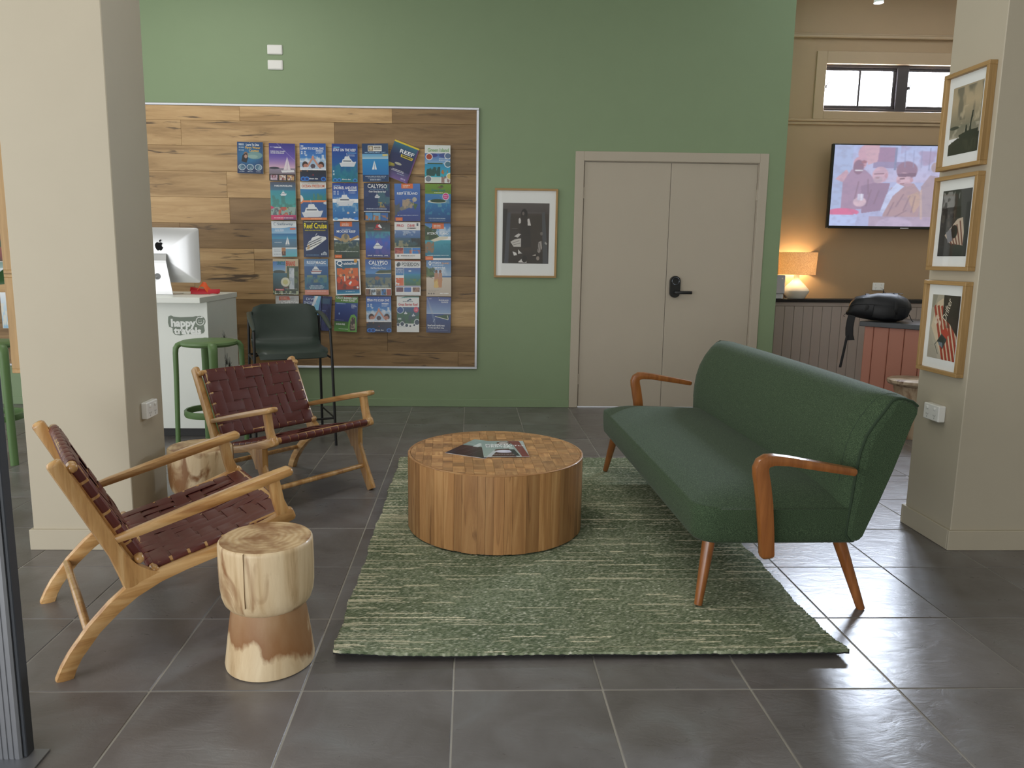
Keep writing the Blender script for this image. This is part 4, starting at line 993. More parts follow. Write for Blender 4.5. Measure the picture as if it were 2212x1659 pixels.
def A_e5():
    c = Cv(CW, CH, (238, 240, 240)).g((50, 80, 140), (70, 140, 200), .21, .42, .02, .33).nz((220, 110, 60), 6, .42, .12, 1, (.02, .5, .33, .72)).e(.15, .6, .12, .05, (224, 96, 40)).g((70, 100, 170), (40, 130, 190), .21, .38, .35, 1).g((30, 140, 180), (50, 100, 60), .38, .72, .35, 1).nz((90, 130, 60), 6, .5, .12, .8, (.35, .52, 1, .72)).e(.58, .3, .06, .02, (220, 226, 230)).l(0, .735, 1, .735, .01, (90, 90, 150))
    for u, k in ((.04, (110, 60, 70)), (.35, (70, 110, 180)), (.68, (90, 60, 60))): c.r(u, .77, u + .28, .9, k).nz((180, 140, 110), 8, .55, .1, .8, (u, .77, u + .28, .9))
    return c.tx(.05, .3, .25, .03, W_).tx(.05, .3, .3, .03, W_).tx(.05, .3, .35, .02, W_).tx(.05, .95, .96, .012, (160, 160, 170)).e(.15, .11, .07, .06, (90, 100, 110)).e(.11, .13, .05, .05, (60, 70, 80)).tx(.3, .92, .18, .015, (130, 130, 130)).r(0, 0, 1, .025, (190, 80, 40))
def A_e6():
    c = Cv(CW, CH).g((84, 134, 190), (170, 196, 220), 0, .45).nz((214, 226, 238), 4, .5, .2, .8, (.2, .2, 1, .42)).p([(0, .18), (.3, .32), (.38, .45), (0, .5)], (86, 116, 60)).nz((50, 80, 40), 9, .5, .1, .8, (0, .2, .34, .46)).r(.6, .43, 1, .47, (70, 120, 170)).g((214, 202, 184), (196, 182, 164), .47, 1)
    for u, k in ((.4, (206, 160, 90)), (.56, (200, 140, 90))): c.e(u, .31, .05, .045, (120, 80, 60)).p([(u - .07, .35), (u + .07, .35), (u + .09, .56), (u - .08, .56)], (190, 140, 110)).p([(u - .09, .54), (u + .08, .5), (u + .06, .76), (u - .08, .76)], k)
    c.p([(.33, .6), (.44, .55), (.5, .74), (.4, .77), (.3, .74)], (226, 190, 110)).l(.02, .44, .25, .5, .012, (150, 130, 110))
    return c.e(.15, .08, .06, .05, W_).p([(.1, .1), (.2, .1), (.15, .17)], W_).e(.15, .08, .03, .025, (110, 150, 190)).tx(.25, .68, .135, .02, W_).tx(.08, .5, .83, .012, (140, 130, 120)).tx(.08, .4, .86, .012, (140, 130, 120)).tx(.55, .9, .92, .03, W_).e(.1, .925, .03, .02, (110, 104, 96)).e(.2, .925, .03, .02, (110, 104, 96)).e(.3, .925, .03, .02, (110, 104, 96))
def A_f1():
    return Cv(CW, CH, (214, 216, 216)).p([(.15, .03), (.58, .02), (.64, .12), (.15, .14)], (226, 110, 80)).tx(.2, .5, .07, .04, (250, 210, 190)).nz((170, 170, 170), 5, .55, .15, .6).g((120, 150, 110), (90, 130, 90), .3, 1)
def A_f2():
    return Cv(CW, CH).g((36, 56, 120), (30, 80, 160)).p([(.6, 0), (.98, 0), (.7, 1), (.4, 1)], (130, 200, 236)).p([(.68, 0), (.84, 0), (.55, .35), (.42, .35)], W_).e(.62, .42, .1, .06, (90, 180, 230))
def A_f2b():
    return Cv(CW, CH).g((36, 46, 96), (30, 36, 84)).nz((50, 60, 120), 5, .5, .2, .8).r(.2, .06, .9, .22, (60, 96, 130)).r(.1, .6, .3, .75, (80, 110, 170)).tx(.1, .7, .42, .02, (120, 140, 190)).e(.7, .64, .08, .05, (200, 210, 230))
def A_f3():
    c = Cv(CW, CH).g((90, 130, 70), (130, 170, 90), 0, .16).g((60, 90, 160), (50, 60, 120), .14, .72).e(.3, .15, .9, .04, (100, 150, 70)).g((70, 110, 60), (100, 160, 80), .72, 1).p([(.6, 1), (.62, .7), (.72, .52), (.86, .5), (.96, .58), (.98, 1)], (120, 180, 90)).p([(.68, .9), (.7, .68), (.78, .58), (.9, .6), (.93, .95), (.72, .97)], (90, 80, 80)).nz((190, 170, 150), 8, .5, .1, .8, (.7, .6, .92, .92)).e(.2, .5, .03, .03, (140, 170, 220))
    return c.r(.35, 0, .75, .025, (200, 60, 50)).tx(.06, .45, .215, .03, (190, 210, 230)).tx(.72, .9, .24, .02, W_).tx(.72, .95, .28, .02, W_).tx(.72, .86, .32, .02, W_).tx(.06, .4, .68, .015, (180, 190, 200)).tx(.2, .6, .93, .015, W_)
def A_f5():
    c = Cv(CW, CH, (236, 238, 236)).g((40, 90, 140), (40, 80, 90), .3, .55).g((40, 80, 90), (46, 76, 56), .55, .76).nz((40, 100, 60), 5, .5, .12, .9, (0, .45, 1, .76)).p([(.12, .05), (.4, 0), (1, 0), (1, .03), (.5, .03)], (90, 160, 150)).e(.15, .38, .16, .1, W_).e(.15, .38, .14, .085, (30, 80, 150)).e(.86, .37, .11, .08, (220, 60, 90)).tx(.79, .93, .35, .02, W_).tx(.8, .92, .39, .02, W_).boat(.4, .47, .08).boat(.75, .53, .08)
    for u, v, q in ((.06, .79, .07), (.24, .77, .1), (.44, .81, .08), (.6, .83, .05), (.9, .72, .13), (.78, .8, .05)): c.e(u, v, q, q * .7, W_).e(u, v, q * .8, q * .55, (50, 70, 90))
    return c.p([(.45, .12), (.6, .06), (.68, .1), (.55, .11), (.5, .14)], (50, 80, 110)).tx(.28, .72, .14, .018, (120, 130, 140)).r(.05, .6, .2, .65, (190, 200, 200)).tx(.06, .4, .85, .02, (120, 140, 150))
def A_f6():
    c = Cv(CW, CH).g((60, 80, 150), (150, 180, 216), 0, .46).g((24, 70, 140), (26, 44, 96), .47, 1).p([(.38, .54), (.7, .5), (.95, .5), (.88, .64), (.6, .58)], (40, 84, 50)).l(.36, .545, .88, .63, .014, (236, 232, 214)).l(.86, .52, .9, .62, .014, (236, 232, 214)).p([(0, .04), (.04, .02), (.36, .6), (.4, .9), (.3, .7)], (190, 190, 200), .35).l(.28, .7, .34, .62, .01, (200, 210, 230)).r(.7, .47, 1, .5, (60, 80, 110))
    return c.tx(.1, .9, .93, .014, (150, 160, 190)).e(.15, .05, .06, .02, (150, 160, 200))


WH = (244, 246, 248)
BR = [  # x, z, w, h, tilt, art, label, lettering (text, u, v, w, h, colour)
 (-1.795, 2.058, .207, .249, -.8, A_b1, 'small dark blue scuba course booklet with turtle photo, leftmost in top row', [('Learn To Dive', .6, .09, .5, .07, WH), ('Open Water', .6, .18, .6, .085, (244, 196, 60)), ('Courses', .65, .275, .38, .075, (244, 196, 60))]),
 (-1.537, 2.026, .210, .297, -.6, A_b2, 'purple dusk brochure with a white catamaran sail, second in top row', [('PASSIONS', .34, .115, .26, .03, WH), ('CAIRNS ONLY SUNSET', .34, .215, .58, .032, WH), ('CRUISE EXPERIENCE', .32, .262, .52, .032, WH)]),
 (-1.287, 2.028, .210, .300, -.1, A_scuba, 'scuba learning brochure with joined hands over water, third in top row', [('LEARN TO SCUBA DIVE', .48, .14, .88, .062, WH), ('divers den', .52, .935, .34, .035, WH)]),
 (-1.030, 2.027, .208, .303, -.3, A_b4, 'blue brochure with moored white pontoon boat, fourth in top row', [('STAY ON THE REEF', .49, .165, .88, .07, WH), ('divers den', .56, .93, .34, .035, WH)]),
 (-.778, 2.030, .211, .302, 1.1, A_b5, 'blue brochure with two masted white sailing boat, fifth in top row', [('OCEAN SPIRIT', .585, .105, .24, .045, (120, 116, 104)), ('MICHAELMAS CAY', .5, .235, .8, .028, (150, 190, 220))]),
 (-.572, 2.045, .211, .297, -20.3, A_b6, 'tilted navy brochure with yellow top edge, swinging from its nail', [('REEF', .6, .235, .56, .10, WH), ('EXPERIENCE', .65, .345, .4, .035, (60, 60, 50)), ('HALF DAY REEF TOUR', .5, .75, .45, .025, WH)]),
 (-.274, 2.029, .209, .300, -.1, A_b7, 'pale island brochure with round inset photos, rightmost in top row', [('Green Island', .52, .135, .82, .10, (112, 168, 92))]),
 (-1.536, 1.717, .204, .303, .3, A_c1, 'turquoise snorkelling brochure with pink bottom band, leftmost in second row', [('PURE SNORKELLING', .52, .1, .7, .045, WH)]),
 (-1.291, 1.720, .210, .303, .7, A_c2, 'white and orange brochure with motor yacht, second row beside snorkelling brochure', [('OCEAN FREEDOM', .5, .105, .88, .075, (196, 96, 52))]),
 (-1.030, 1.716, .209, .303, .4, A_c3, 'blue snorkel brochure with white boat and swimmers, third in second row', [('SNORKEL AND DIVE', .5, .13, .9, .075, WH), ('divers den', .56, .935, .34, .035, WH)]),
 (-.774, 1.721, .213, .300, -.3, A_c4, 'dark navy cruise brochure with three small photos, middle of second row', [('CALYPSO', .52, .085, .74, .11, WH), ('Outer Great Barrier Reef', .52, .225, .66, .05, WH)]),
 (-.522, 1.719, .210, .303, .7, A_c5, 'blue brochure with swimming sea turtle and orange tab, second row', [('REEF & ISLAND', .5, .265, .8, .065, WH)]),
 (-.271, 1.716, .212, .308, -.4, A_c6, 'lime topped island brochure with pink round badge, right end of second row', [('Green Island', .5, .165, .52, .06, (24, 120, 130))]),
 (-1.539, 1.412, .203, .290, .7, A_d1, 'white and sky blue sailing brochure, leftmost in third row', [('Sailaway', .55, .085, .64, .09, (110, 130, 150)), ('Low Isles', .32, .245, .36, .05, (214, 228, 244))]),
 (-1.279, 1.414, .204, .297, .7, A_d2, 'navy cruise brochure with big yellow title and white ship, third row', [('Reef Cruise', .5, .145, .92, .15, (246, 228, 30))]),
 (-1.026, 1.408, .209, .300, .2, A_d3, 'coral reef brochure with front facing turtle and orange tab, third row', [('MOORE REEF', .48, .27, .74, .07, WH)]),
 (-.768, 1.412, .203, .288, .3, A_d4, 'black topped brochure with white boat on violet sea, third row', [('DIVE  SNORKEL  SAIL', .5, .945, .84, .032, WH)]),
 (-.523, 1.410, .212, .300, .3, A_d5, 'white topped dive brochure with red lettering, third row', [('PRO', .22, .1, .26, .075, (190, 36, 44)), ('DIVE', .645, .1, .28, .075, (190, 36, 44)), ('C A I R N S', .68, .165, .32, .03, (70, 70, 70))]),
 (-.271, 1.404, .212, .300, .7, A_d6, 'beach and palm headland brochure with orange tab, right end of third row', [('FITZROY ISLAND', .5, .28, .82, .065, WH)]),
 (-1.536, 1.102, .209, .295, -.5, A_e1, 'waterfall tour brochure with red and blue title, leftmost in fourth row', [('UNCLE', .32, .125, .32, .11, (46, 130, 130)), ('BRIANS', .70, .135, .36, .13, (206, 56, 40))]),
 (-1.283, 1.103, .197, .297, .5, A_e2, 'blue pontoon brochure with salmon bottom band, fourth row', [('REEF', .29, .105, .36, .085, (220, 232, 244)), ('MAGIC', .70, .105, .42, .085, WH)]),
 (-1.022, 1.104, .208, .298, 1.7, A_e3, 'white bordered brochure with orange clownfish and anemone, fourth row', [('Q', .2, .12, .24, .16, WH), ('uicksilver', .62, .125, .54, .08, WH)]),
 (-.767, 1.104, .214, .297, .2, A_e4, 'half underwater island brochure with photo strip below, fourth row', [('CALYPSO', .5, .095, .74, .11, WH), ('Half Day Island Tours', .5, .24, .58, .05, WH)]),
 (-.522, 1.102, .212, .290, .3, A_e5, 'white brochure with split coral and lagoon photos, fourth row', [('POSEIDON', .61, .115, .68, .10, (76, 84, 92))]),
 (-.264, 1.102, .207, .300, .2, A_e6, 'beach brochure with couple holding sandals, right end of fourth row', [('FITZROY', .42, .075, .34, .05, WH), ('ISLAND', .77, .085, .3, .045, (226, 176, 120)), ('Great Barrier Reef', .52, .205, .46, .045, WH)]),
 (-1.532, .796, .193, .300, -.1, A_f1, 'pale grey map brochure partly hidden behind black bar chair', [('ATHERTON', .6, .205, .74, .085, WH)]),
 (-1.240, .800, .140, .290, -4.2, A_f2b, 'plain navy brochure leaning behind the dive brochure, bottom row', []),
 (-1.328, .797, .150, .300, -3.0, A_f2, 'blue dive brochure with pale light streak, above bar chair arm', [('DIVE', .42, .1, .5, .07, (200, 214, 236)), ('SNORKEL', .42, .2, .72, .07, (200, 214, 236))]),
 (-1.042, .797, .190, .298, -2.9, A_f3, 'green edged reef cruise brochure with fish oval, bottom row', [('GREAT BARRIER REEF', .5, .06, .9, .055, WH), ('& GREEN ISLAND', .56, .125, .6, .045, WH), ('OCEAN FREE', .27, .80, .4, .045, WH)]),
 (-.767, .795, .209, .302, .4, A_scuba, 'scuba learning brochure with joined hands over water, bottom row', [('LEARN TO SCUBA DIVE', .48, .11, .88, .062, WH), ('divers den', .52, .935, .34, .035, WH)]),
 (-.523, .798, .188, .300, 0, A_f5, 'white framed reef map brochure with round insets, bottom row', [('Great Barrier Reef', .5, .225, .86, .075, (196, 70, 80))]),
 (-.265, .796, .205, .300, -.6, A_f6, 'deep blue island brochure with small sand cay, bottom right corner', [('FRANKLAND', .7, .09, .4, .04, WH), ('ISLANDS', .74, .145, .28, .04, WH), ('Reef and rainforest', .4, .8, .7, .05, WH), ('in one perfect day', .4, .865, .66, .05, WH)]),
]
paper = plain('page_edges', S(224, 226, 226), .7)
pin_m = plain('steel_nail', S(190, 192, 196), .3, metal=.9)
lifts = {}
for q, (x, z, bw, bh, tilt, art, lab, let) in enumerate(BR):
    th = .012 + .010 * ((q * 7) % 5) / 4
    if art is A_f2b: th = .006
    if art is A_f2: th = .010
    if art is A_b6: th = .010
    t = thing('brochure', lab, 'brochure', (x, YW - .0285, z), 0, 'brochures hung on the plank board')
    t.rotation_euler = (math.radians(-1.2), -math.radians(tilt), 0)
    y0 = -.004 - {4: .019, 27: .012}.get(q, 0)
    obj('page_block', MB().box(-bw / 2, bw / 2, y0 - th, y0, -bh / 2, bh / 2, .0008), paper, t)
    key = art.__name__
    if key not in lifts: lifts[key] = printed('cover_print_' + key[2:], art(), .3, lift=.9)
    cvq = uvquad('cover', bw, bh, lifts[key], t, .0004, 1, 8, lambda u, v: .004 * (1 - v) ** 2)
    cvq.location = (0, y0 - th - .0006, 0)
    obj('nail', MB().tube([(0, .0, bh / 2 - .012), (0, y0 - th - .010, bh / 2 - .006)], .0016, 6).lathe([(0, -.001), (.003, -.001), (.003, .001), (0, .001)], 8), pin_m, t)
    for (s, u, v, tw, tht, cc) in let:
        text(s, t, (u - .5) * bw, y0 - th - .0016 - .004 * v ** 2, (.5 - v) * bh, tw * bw, tht * bh, cc)

# posters at the far left of the board, cut by the frame edge and the pillar
def A_l(c0, c1, c2):
    return lambda: Cv(60, 90).g(c0, c1).nz(c2, 5, .5, .15, .8, (0, .3, 1, 1))
for (x, z, bw, bh, a0, lab, nm) in ((-3.90, 2.065, .24, .09, A_l((236, 240, 232), (90, 130, 110), (60, 90, 70)), 'small pale green card at top of the left strip of board', 'card'),
        (-3.915, 1.735, .20, .34, A_l((220, 230, 120), (150, 196, 190), (120, 180, 150)), 'aqua leaflet on the board at left photo edge', 'brochure'),
        (-3.92, 1.37, .21, .34, A_l((206, 120, 90), (120, 60, 60), (60, 90, 60)), 'leaflet of stacked small photos at left photo edge', 'brochure'),
        (-3.885, 1.13, .21, .14, A_l((120, 150, 140), (216, 226, 236), (236, 240, 244)), 'white and grey card above the big leaf', 'card'),
        (-3.86, .80, .085, .30, A_l((236, 240, 244), (150, 190, 214), (232, 226, 210)), 'white bordered poster of a swirling sandbank, left of pillar', 'poster')):
    t = thing(nm, lab, 'poster' if nm == 'poster' else 'brochure', (x, YW - .0245, z))
    obj('sheet', MB().box(-bw / 2, bw / 2, -.008, 0, -bh / 2, bh / 2), paper, t)
    c_ = uvquad('cover', bw * .98, bh * .98, printed('left_print_%d' % len(MATS), a0(), .35), t); c_.location = (0, -.009, 0)

# ------------------------------------------------------------------ wall plates and sockets
for z, lab in ((2.905, 'white blank wall plate high on green wall, upper of two'), (2.789, 'white blank wall plate high on green wall, lower of two')):
    t = thing('wall_plate', lab, 'wall plate', (-1.578, YW, z), 0, 'white blank wall plates')
    obj('plate', MB().box(-.0605, .0605, -.011, 0, -.037, .037, .005), white_pl, t)
    obj('cover_cap', MB().box(-.052, .052, -.013, -.0105, -.03, .03, .002), white_pl, t)


def socket(name, label, loc, rz, deep, w=.115, h=.075, grp='double power sockets'):
    t = thing(name, label, 'power socket', loc, rz, grp)
    obj('plate', MB().box(-w / 2, w / 2, -deep, 0, -h / 2, h / 2, .004), white_pl, t)
    for s in (-1, 1):
        obj('switch', MB().box(s * .027 - .007, s * .027 + .007, -deep - .005, -deep + .001, .012, .026, .003), white_pl, t)
        pn = MB()
        for k, (dx, dz, a_) in enumerate(((-.006, -.012, .5), (.006, -.012, -.5), (0, -.024, 0))):
            c, sn_ = math.cos(a_), math.sin(a_)
            P = [(s * .027 + dx + px * c - pz * sn_, dz + px * sn_ + pz * c) for px, pz in ((-.001, -.004), (.001, -.004), (.001, .004), (-.001, .004))]
            pn.prism(P, -deep - .0006, -deep + .001)
        obj('socket_slots', pn, plain('socket_grey', S(120, 120, 118), .6), t)
    return t


socket('power_socket', 'white double socket on the side of the left pillar', (-1.46, 3.352, .588), math.pi / 2, .028)
socket('power_socket', 'white double socket on right pillar below three frames', (2.17, 3.34, .597), -math.pi / 2, .034)
socket('power_socket', 'white double socket on brown wall under the television', (3.955, BY, 1.042), 0, .010)

# ------------------------------------------------------------------ framed pictures
def frame(label, loc, rz, w, h, bar, deep, cv, pw_, ph, dz=0.0, grp=None):
    t = thing('picture_frame', label, 'framed picture', loc, rz, grp)
    mats = (oak['x'], oak['z'])
    for (x0, x1, z0, z1, k) in ((-w / 2, w / 2, h / 2 - bar, h / 2, 0), (-w / 2, w / 2, -h / 2, -h / 2 + bar, 0), (-w / 2, -w / 2 + bar, -h / 2 + bar, h / 2 - bar, 1), (w / 2 - bar, w / 2, -h / 2 + bar, h / 2 - bar, 1)):
        obj('frame_bar', MB().box(x0, x1, -deep, 0, z0, z1, .0015), mats[k], t)
    obj('mat_board', MB().box(-w / 2 + bar * .8, w / 2 - bar * .8, -deep * .45, -.002, -h / 2 + bar * .8, h / 2 - bar * .8), plain('white_mat_board', S(240, 242, 240), .8), t)
    pr = uvquad('photo_print', pw_, ph, printed('photo_%d' % len(MATS), cv, .4), t); pr.location = (0, -deep * .45 - .001, dz)
    obj('glazing', MB().box(-w / 2 + bar * .8, w / 2 - bar * .8, -deep * .72, -deep * .66, -h / 2 + bar * .8, h / 2 - bar * .8), pane_glass, t)
    return t


def A_group():
    c = Cv(190, 244, (66, 60, 58)).g((92, 86, 84), (74, 68, 66), 0, .18).g((70, 62, 56), (52, 46, 42), .18, 1).r(.15, .2, .88, .8, (62, 55, 48)).r(.13, .14, .9, .17, (86, 80, 78)).p([(.1, .16), (.17, .16), (.13, 1), (.02, 1)], (78, 80, 86)).p([(.84, .16), (.9, .14), (1, 1), (.88, 1)], (80, 82, 86)).p([(0, .1), (.1, .1), (.04, 1), (0, 1)], (48, 44, 42))
    c.e(.46, .18, .07, .085, (34, 30, 30)).e(.44, .17, .025, .03, (110, 100, 94)).p([(.36, .24), (.58, .24), (.62, .72), (.4, .74)], (50, 45, 42)).p([(.34, .26), (.37, .24), (.41, .3), (.37, .34), (.34, .33)], (214, 210, 206)).p([(.53, .26), (.57, .25), (.61, .37), (.54, .37)], (214, 210, 206)).e(.46, .3, .07, .1, (48, 42, 38))
    c.p([(.16, .46), (.26, .42), (.42, .52), (.4, .58), (.16, .62)], (62, 56, 54)).p([(.25, .55), (.34, .5), (.4, .51), (.33, .57)], (210, 206, 202)).p([(.17, .64), (.26, .6), (.4, .58), (.4, .72), (.24, .72)], (206, 202, 196)).l(.22, .66, .36, .62, .006, (140, 134, 130)).l(.24, .69, .38, .66, .006, (140, 134, 130))
    c.p([(.22, .8), (.3, .82), (.32, .86), (.25, .87)], (226, 224, 220)).p([(.34, .76), (.38, .8), (.43, .83), (.34, .84)], (222, 220, 216)).p([(.34, .98), (.42, .92), (.52, .92), (.53, .99)], (220, 218, 214)).p([(.78, .64), (.84, .62), (.86, .74), (.8, .83), (.76, .8)], (170, 162, 156)).l(.8, .66, .83, .8, .006, (90, 84, 80)).l(.77, .72, .8, .82, .006, (90, 84, 80)).p([(.64, .87), (.72, .84), (.73, .87)], (190, 180, 170)).e(.77, .91, .035, .035, (150, 140, 130)).p([(.92, .63), (.97, .66), (.95, .69), (.91, .66)], (170, 166, 160)).e(.84, .5, .03, .03, (130, 124, 118), .8)
    return c.l(.2, .42, .32, .42, .004, (150, 146, 140), .7).e(.48, .92, .06, .06, (40, 36, 34))
def A_sea():
    c = Cv(130, 190).g((176, 160, 132), (192, 172, 140), 0, .25).g((192, 172, 140), (140, 132, 112), .25, .58).nz((112, 106, 92), 5, .5, .2, .8, (.15, .02, 1, .5), .5).nz((206, 190, 160), 6, .58, .12, .7, (.2, .3, 1, .56)).g((128, 124, 106), (150, 142, 124), .58, .75).nz((196, 186, 166), 7, .55, .12, .7, (0, .58, 1, .76)).e(.15, .6, .16, .025, (64, 64, 54))
    c.p([(.32, .72), (.6, .68), (.96, .67), (.96, .8), (.4, .82)], (44, 44, 36)).p([(0, .84), (.3, .76), (.7, .78), (1, .72), (1, 1), (0, 1)], (48, 46, 36)).nz((70, 66, 52), 8, .6, .12, .6, (0, .8, 1, 1)).p([(.66, .7), (.69, .52), (.72, .4), (.76, .4), (.75, .5), (.72, .56), (.73, .7)], (40, 40, 34)).p([(.52, .7), (.54, .62), (.59, .62), (.6, .7)], (40, 40, 34)).e(.56, .61, .025, .02, (40, 40, 34)); return c
def A_car():
    c = Cv(130, 190, (56, 54, 52)).nz((150, 150, 146), 6, .5, .15, .9, (.03, .02, .6, .26)).r(.02, .26, .7, .42, (38, 32, 30)).p([(.62, 0), (1, 0), (1, .8), (.8, .8)], (78, 76, 78)).nz((96, 90, 82), 8, .52, .12, .8, (0, .3, .5, .55)).p([(.2, .68), (.6, .44), (.78, .42), (.9, .75), (.86, .84), (.4, .8)], (206, 188, 168))
    for i in range(5): c.l(.3 + .1 * i, .68 - .05 * i, .48 + .09 * i, .82, .02, (120, 72, 62))
    return c.e(.52, .63, .12, .1, (30, 28, 28)).l(.45, .52, .36, .75, .01, (36, 34, 34)).p([(.24, .64), (.4, .58), (.5, .76), (.34, .8)], (130, 130, 136)).g((60, 60, 58), (44, 44, 44), .84, 1).r(.86, .2, 1, 1, (60, 58, 60))
def A_red():
    c = Cv(130, 190).g((176, 168, 150), (188, 180, 162)).p([(.2, .12), (.4, .05), (.98, .5), (.98, 1), (.55, 1), (.05, .5)], (214, 196, 168))
    for i in range(6): c.p([(.08 + .13 * i, .18 + .0 * i), (.15 + .13 * i, .16), (.62 + .13 * i, 1.0), (.54 + .13 * i, 1.0)], (164, 64, 46))
    c.p([(.42, 0), (1, 0), (1, .62), (.72, .44), (.44, .34)], (46, 34, 32)).nz((66, 46, 42), 6, .55, .2, .5, (.5, 0, 1, .5)).nz((222, 210, 190), 12, .6, .1, .9, (.08, .3, .42, .48)).p([(.42, .56), (.62, .5), (.72, .6), (.6, .7)], (186, 66, 50)).p([(.32, .72), (.46, .6), (.66, .68), (.54, .84)], (50, 56, 58)).e(.47, .71, .1, .06, (34, 36, 38)).p([(.36, .73), (.52, .74), (.54, .82), (.4, .78)], (120, 130, 140)).l(.34, .72, .25, .78, .008, (46, 52, 50)).l(.25, .78, .38, .92, .008, (46, 52, 50)).p([(0, .55), (.4, 1), (0, 1)], (176, 168, 152))
    return c.p([(.02, 0), (.2, 0), (.1, .2), (.02, .2)], (150, 146, 130))


frame('oak framed black and white photo on green wall beside double door', (.461, YW, 1.481), 0, .525, .733, .017, .026, A_group(), .388, .497)
for z, cvx, lab in ((1.902, A_sea, 'oak framed seascape with standing driftwood, top frame on right pillar'), (1.456, A_car, 'oak framed dark photo with a striped cloth, middle frame on right pillar'), (.990, A_red, 'oak framed photo of red striped towel, lowest frame on right pillar')):
    ft = frame(lab, (2.17, 3.3405, z), -math.pi / 2, .30, .42, .018, .035, cvx(), .20, .292, 0, 'oak frames on the right pillar')
text('Drifter', ft, .018, -.0185, .078, .105, .032, (226, 216, 196), rot=(math.pi / 2, -1.25, 0), off=0, shear=.3)
for z, h in ((1.55, .72), (.985, .42)):
    t = thing('picture_frame', 'oak frame seen edge on at the left side of left pillar, %s' % ('upper one' if h > .5 else 'lower one'), 'framed picture', (-1.895, 3.327, z), math.pi / 2, 'oak frames on the left pillar')
    for (x0, x1, z0, z1, k) in ((-.15, .15, h / 2 - .018, h / 2, 0), (-.15, .15, -h / 2, -h / 2 + .018, 0), (-.15, -.132, -h / 2 + .018, h / 2 - .018, 1), (.132, .15, -h / 2 + .018, h / 2 - .018, 1)):
        obj('frame_bar', MB().box(x0, x1, 0, .042, z0, z1, .0015), oak['x' if not k else 'z'], t)
    obj('mat_board', MB().box(-.135, .135, .002, .030, -h / 2 + .015, h / 2 - .015), plain('white_mat_board', S(240, 242, 240), .8), t)

# ------------------------------------------------------------------ reception desk, computer, red glasses, plant
dk = thing('reception_desk', 'white laminate reception desk with grey travel shop logo', 'desk', (-1.81, 5.2, 0))
obj('body', MB().box(-1.15, 0, 0, .645, .065, .956, .002), white_lam, dk)
obj('plinth', MB().box(-1.13, -.03, .05, .62, 0, .065), plain('black_plinth', S(26, 26, 26), .5), dk)
obj('counter_top', MB().box(-1.19, 0.006, -.15, .655, .956, .994, .002), white_lam, dk)
LG = (120, 132, 118)
bp_ = [(-.280, .842), (-.262, .850), (-.245, .842), (-.20, .838), (-.112, .842), (-.092, .846), (-.082, .846), (-.045, .80), (-.040, .778), (-.036, .745), (-.046, .729), (-.075, .722), (-.16, .722), (-.205, .712), (-.240, .716), (-.254, .732), (-.256, .764), (-.278, .770), (-.284, .80)]
obj('logo_backing', MB().prism([(x + .012, z + .012) for x, z in bp_], 0, -.0012), plain('ink_788476', S(120, 132, 118), .5), dk)
for s, x, z, w, h in (('happy', -.170, .808, .170, .072), ('travels', -.140, .754, .188, .050)):
    text(s, dk, x, -.0018, z, w, h, (240, 243, 240), 'lettering', off=.05)
sm = MB().lathe([(0, 0), (.036, 0), (.036, .0012), (0, .0012)], 28)
o = obj('logo_disc', sm, plain('ink_788476', S(120, 132, 118), .5), dk); o.matrix_local = Matrix.Translation((-.052, -.0002, .824)) @ Matrix.Rotation(math.pi / 2, 4, 'X')
rg = MB(); R_ = .027
rg.tube([(R_ * math.cos(a_), R_ * math.sin(a_), 0) for a_ in [1.25 + .18 * k for k in range(31)]], .0032, 6)
rg.prism([(.003, .021), (.022, .024), (.012, .036)], -.001, .001, 'z')
rg.tube([(.012 * math.cos(a_), .011 * math.sin(a_), 0) for a_ in [3.5 + .2 * k for k in range(13)]], .002, 6)
rg.tube([(-.011, .006, 0), (-.004, .007, 0)], .0018, 6).tube([(.004, .007, 0), (.010, .008, 0)], .0018, 6)
o = obj('logo_smile', rg, plain('ink_f0f3f0', S(240, 243, 240), .5), dk); o.matrix_local = Matrix.Translation((-.052, -.0018, .824)) @ Matrix.Rotation(math.pi / 2, 4, 'X') @ Matrix.Scale(.4, 4, (0, 0, 1))
pp_ = MB(); rp = random.Random(4)
for (sx, sz, zz) in ((.33, .66, .05), (.36, .48, .05), (.42, .45, .05), (.30, .30, .05)):
    pp_.prism([(sx - .003, .09), (sx + .003, .09), (sx + .002, sz), (sx - .002, sz)], .0003, .0011, 'x')
    for k in range(11):
        a_ = -.5 + 4.1 * k / 10 - 0; l_ = rp.uniform(.04, .075)
        dx, dz = math.cos(a_), math.sin(a_)
        pp_.prism([(sx - dz * .004, sz + dx * .004), (sx + dx * l_, sz + dz * l_ * 1.1), (sx + dz * .004, sz - dx * .004)], .0003, .0011, 'x')
obj('plant_print', pp_, plain('grey_print', S(86, 88, 86), .6), dk)

pc = thing('desktop_computer', 'silver all in one computer seen from behind on white desk', 'computer', (-2.19, 5.42, .994))
scr = MB(); W2c, zc0, zc1 = .264, .085, .47
pl = []
for cx, cz, a0 in ((W2c - .016, zc1 - .016, 0), (-W2c + .016, zc1 - .016, .5), (-W2c + .016, zc0 + .016, 1), (W2c - .016, zc0 + .016, 1.5)):
    pl += [(cx + .016 * math.cos((a0 + k / 8) * math.pi), cz + .016 * math.sin((a0 + k / 8) * math.pi)) for k in range(5)]
scr.prism(pl, .010, .016)
n = len(pl); v = [(x, .010, z) for x, z in pl]
for f_, y in ((.9, -.004), (.7, -.018), (.4, -.028), (.1, -.031)): v += [(x * f_, y, .28 + (z - .28) * f_) for x, z in pl]
f = [(i * n + j, i * n + (j + 1) % n, (i + 1) * n + (j + 1) % n, (i + 1) * n + j) for i in range(4) for j in range(n)] + [tuple(4 * n + j for j in range(n))]
scr.add(v, f)
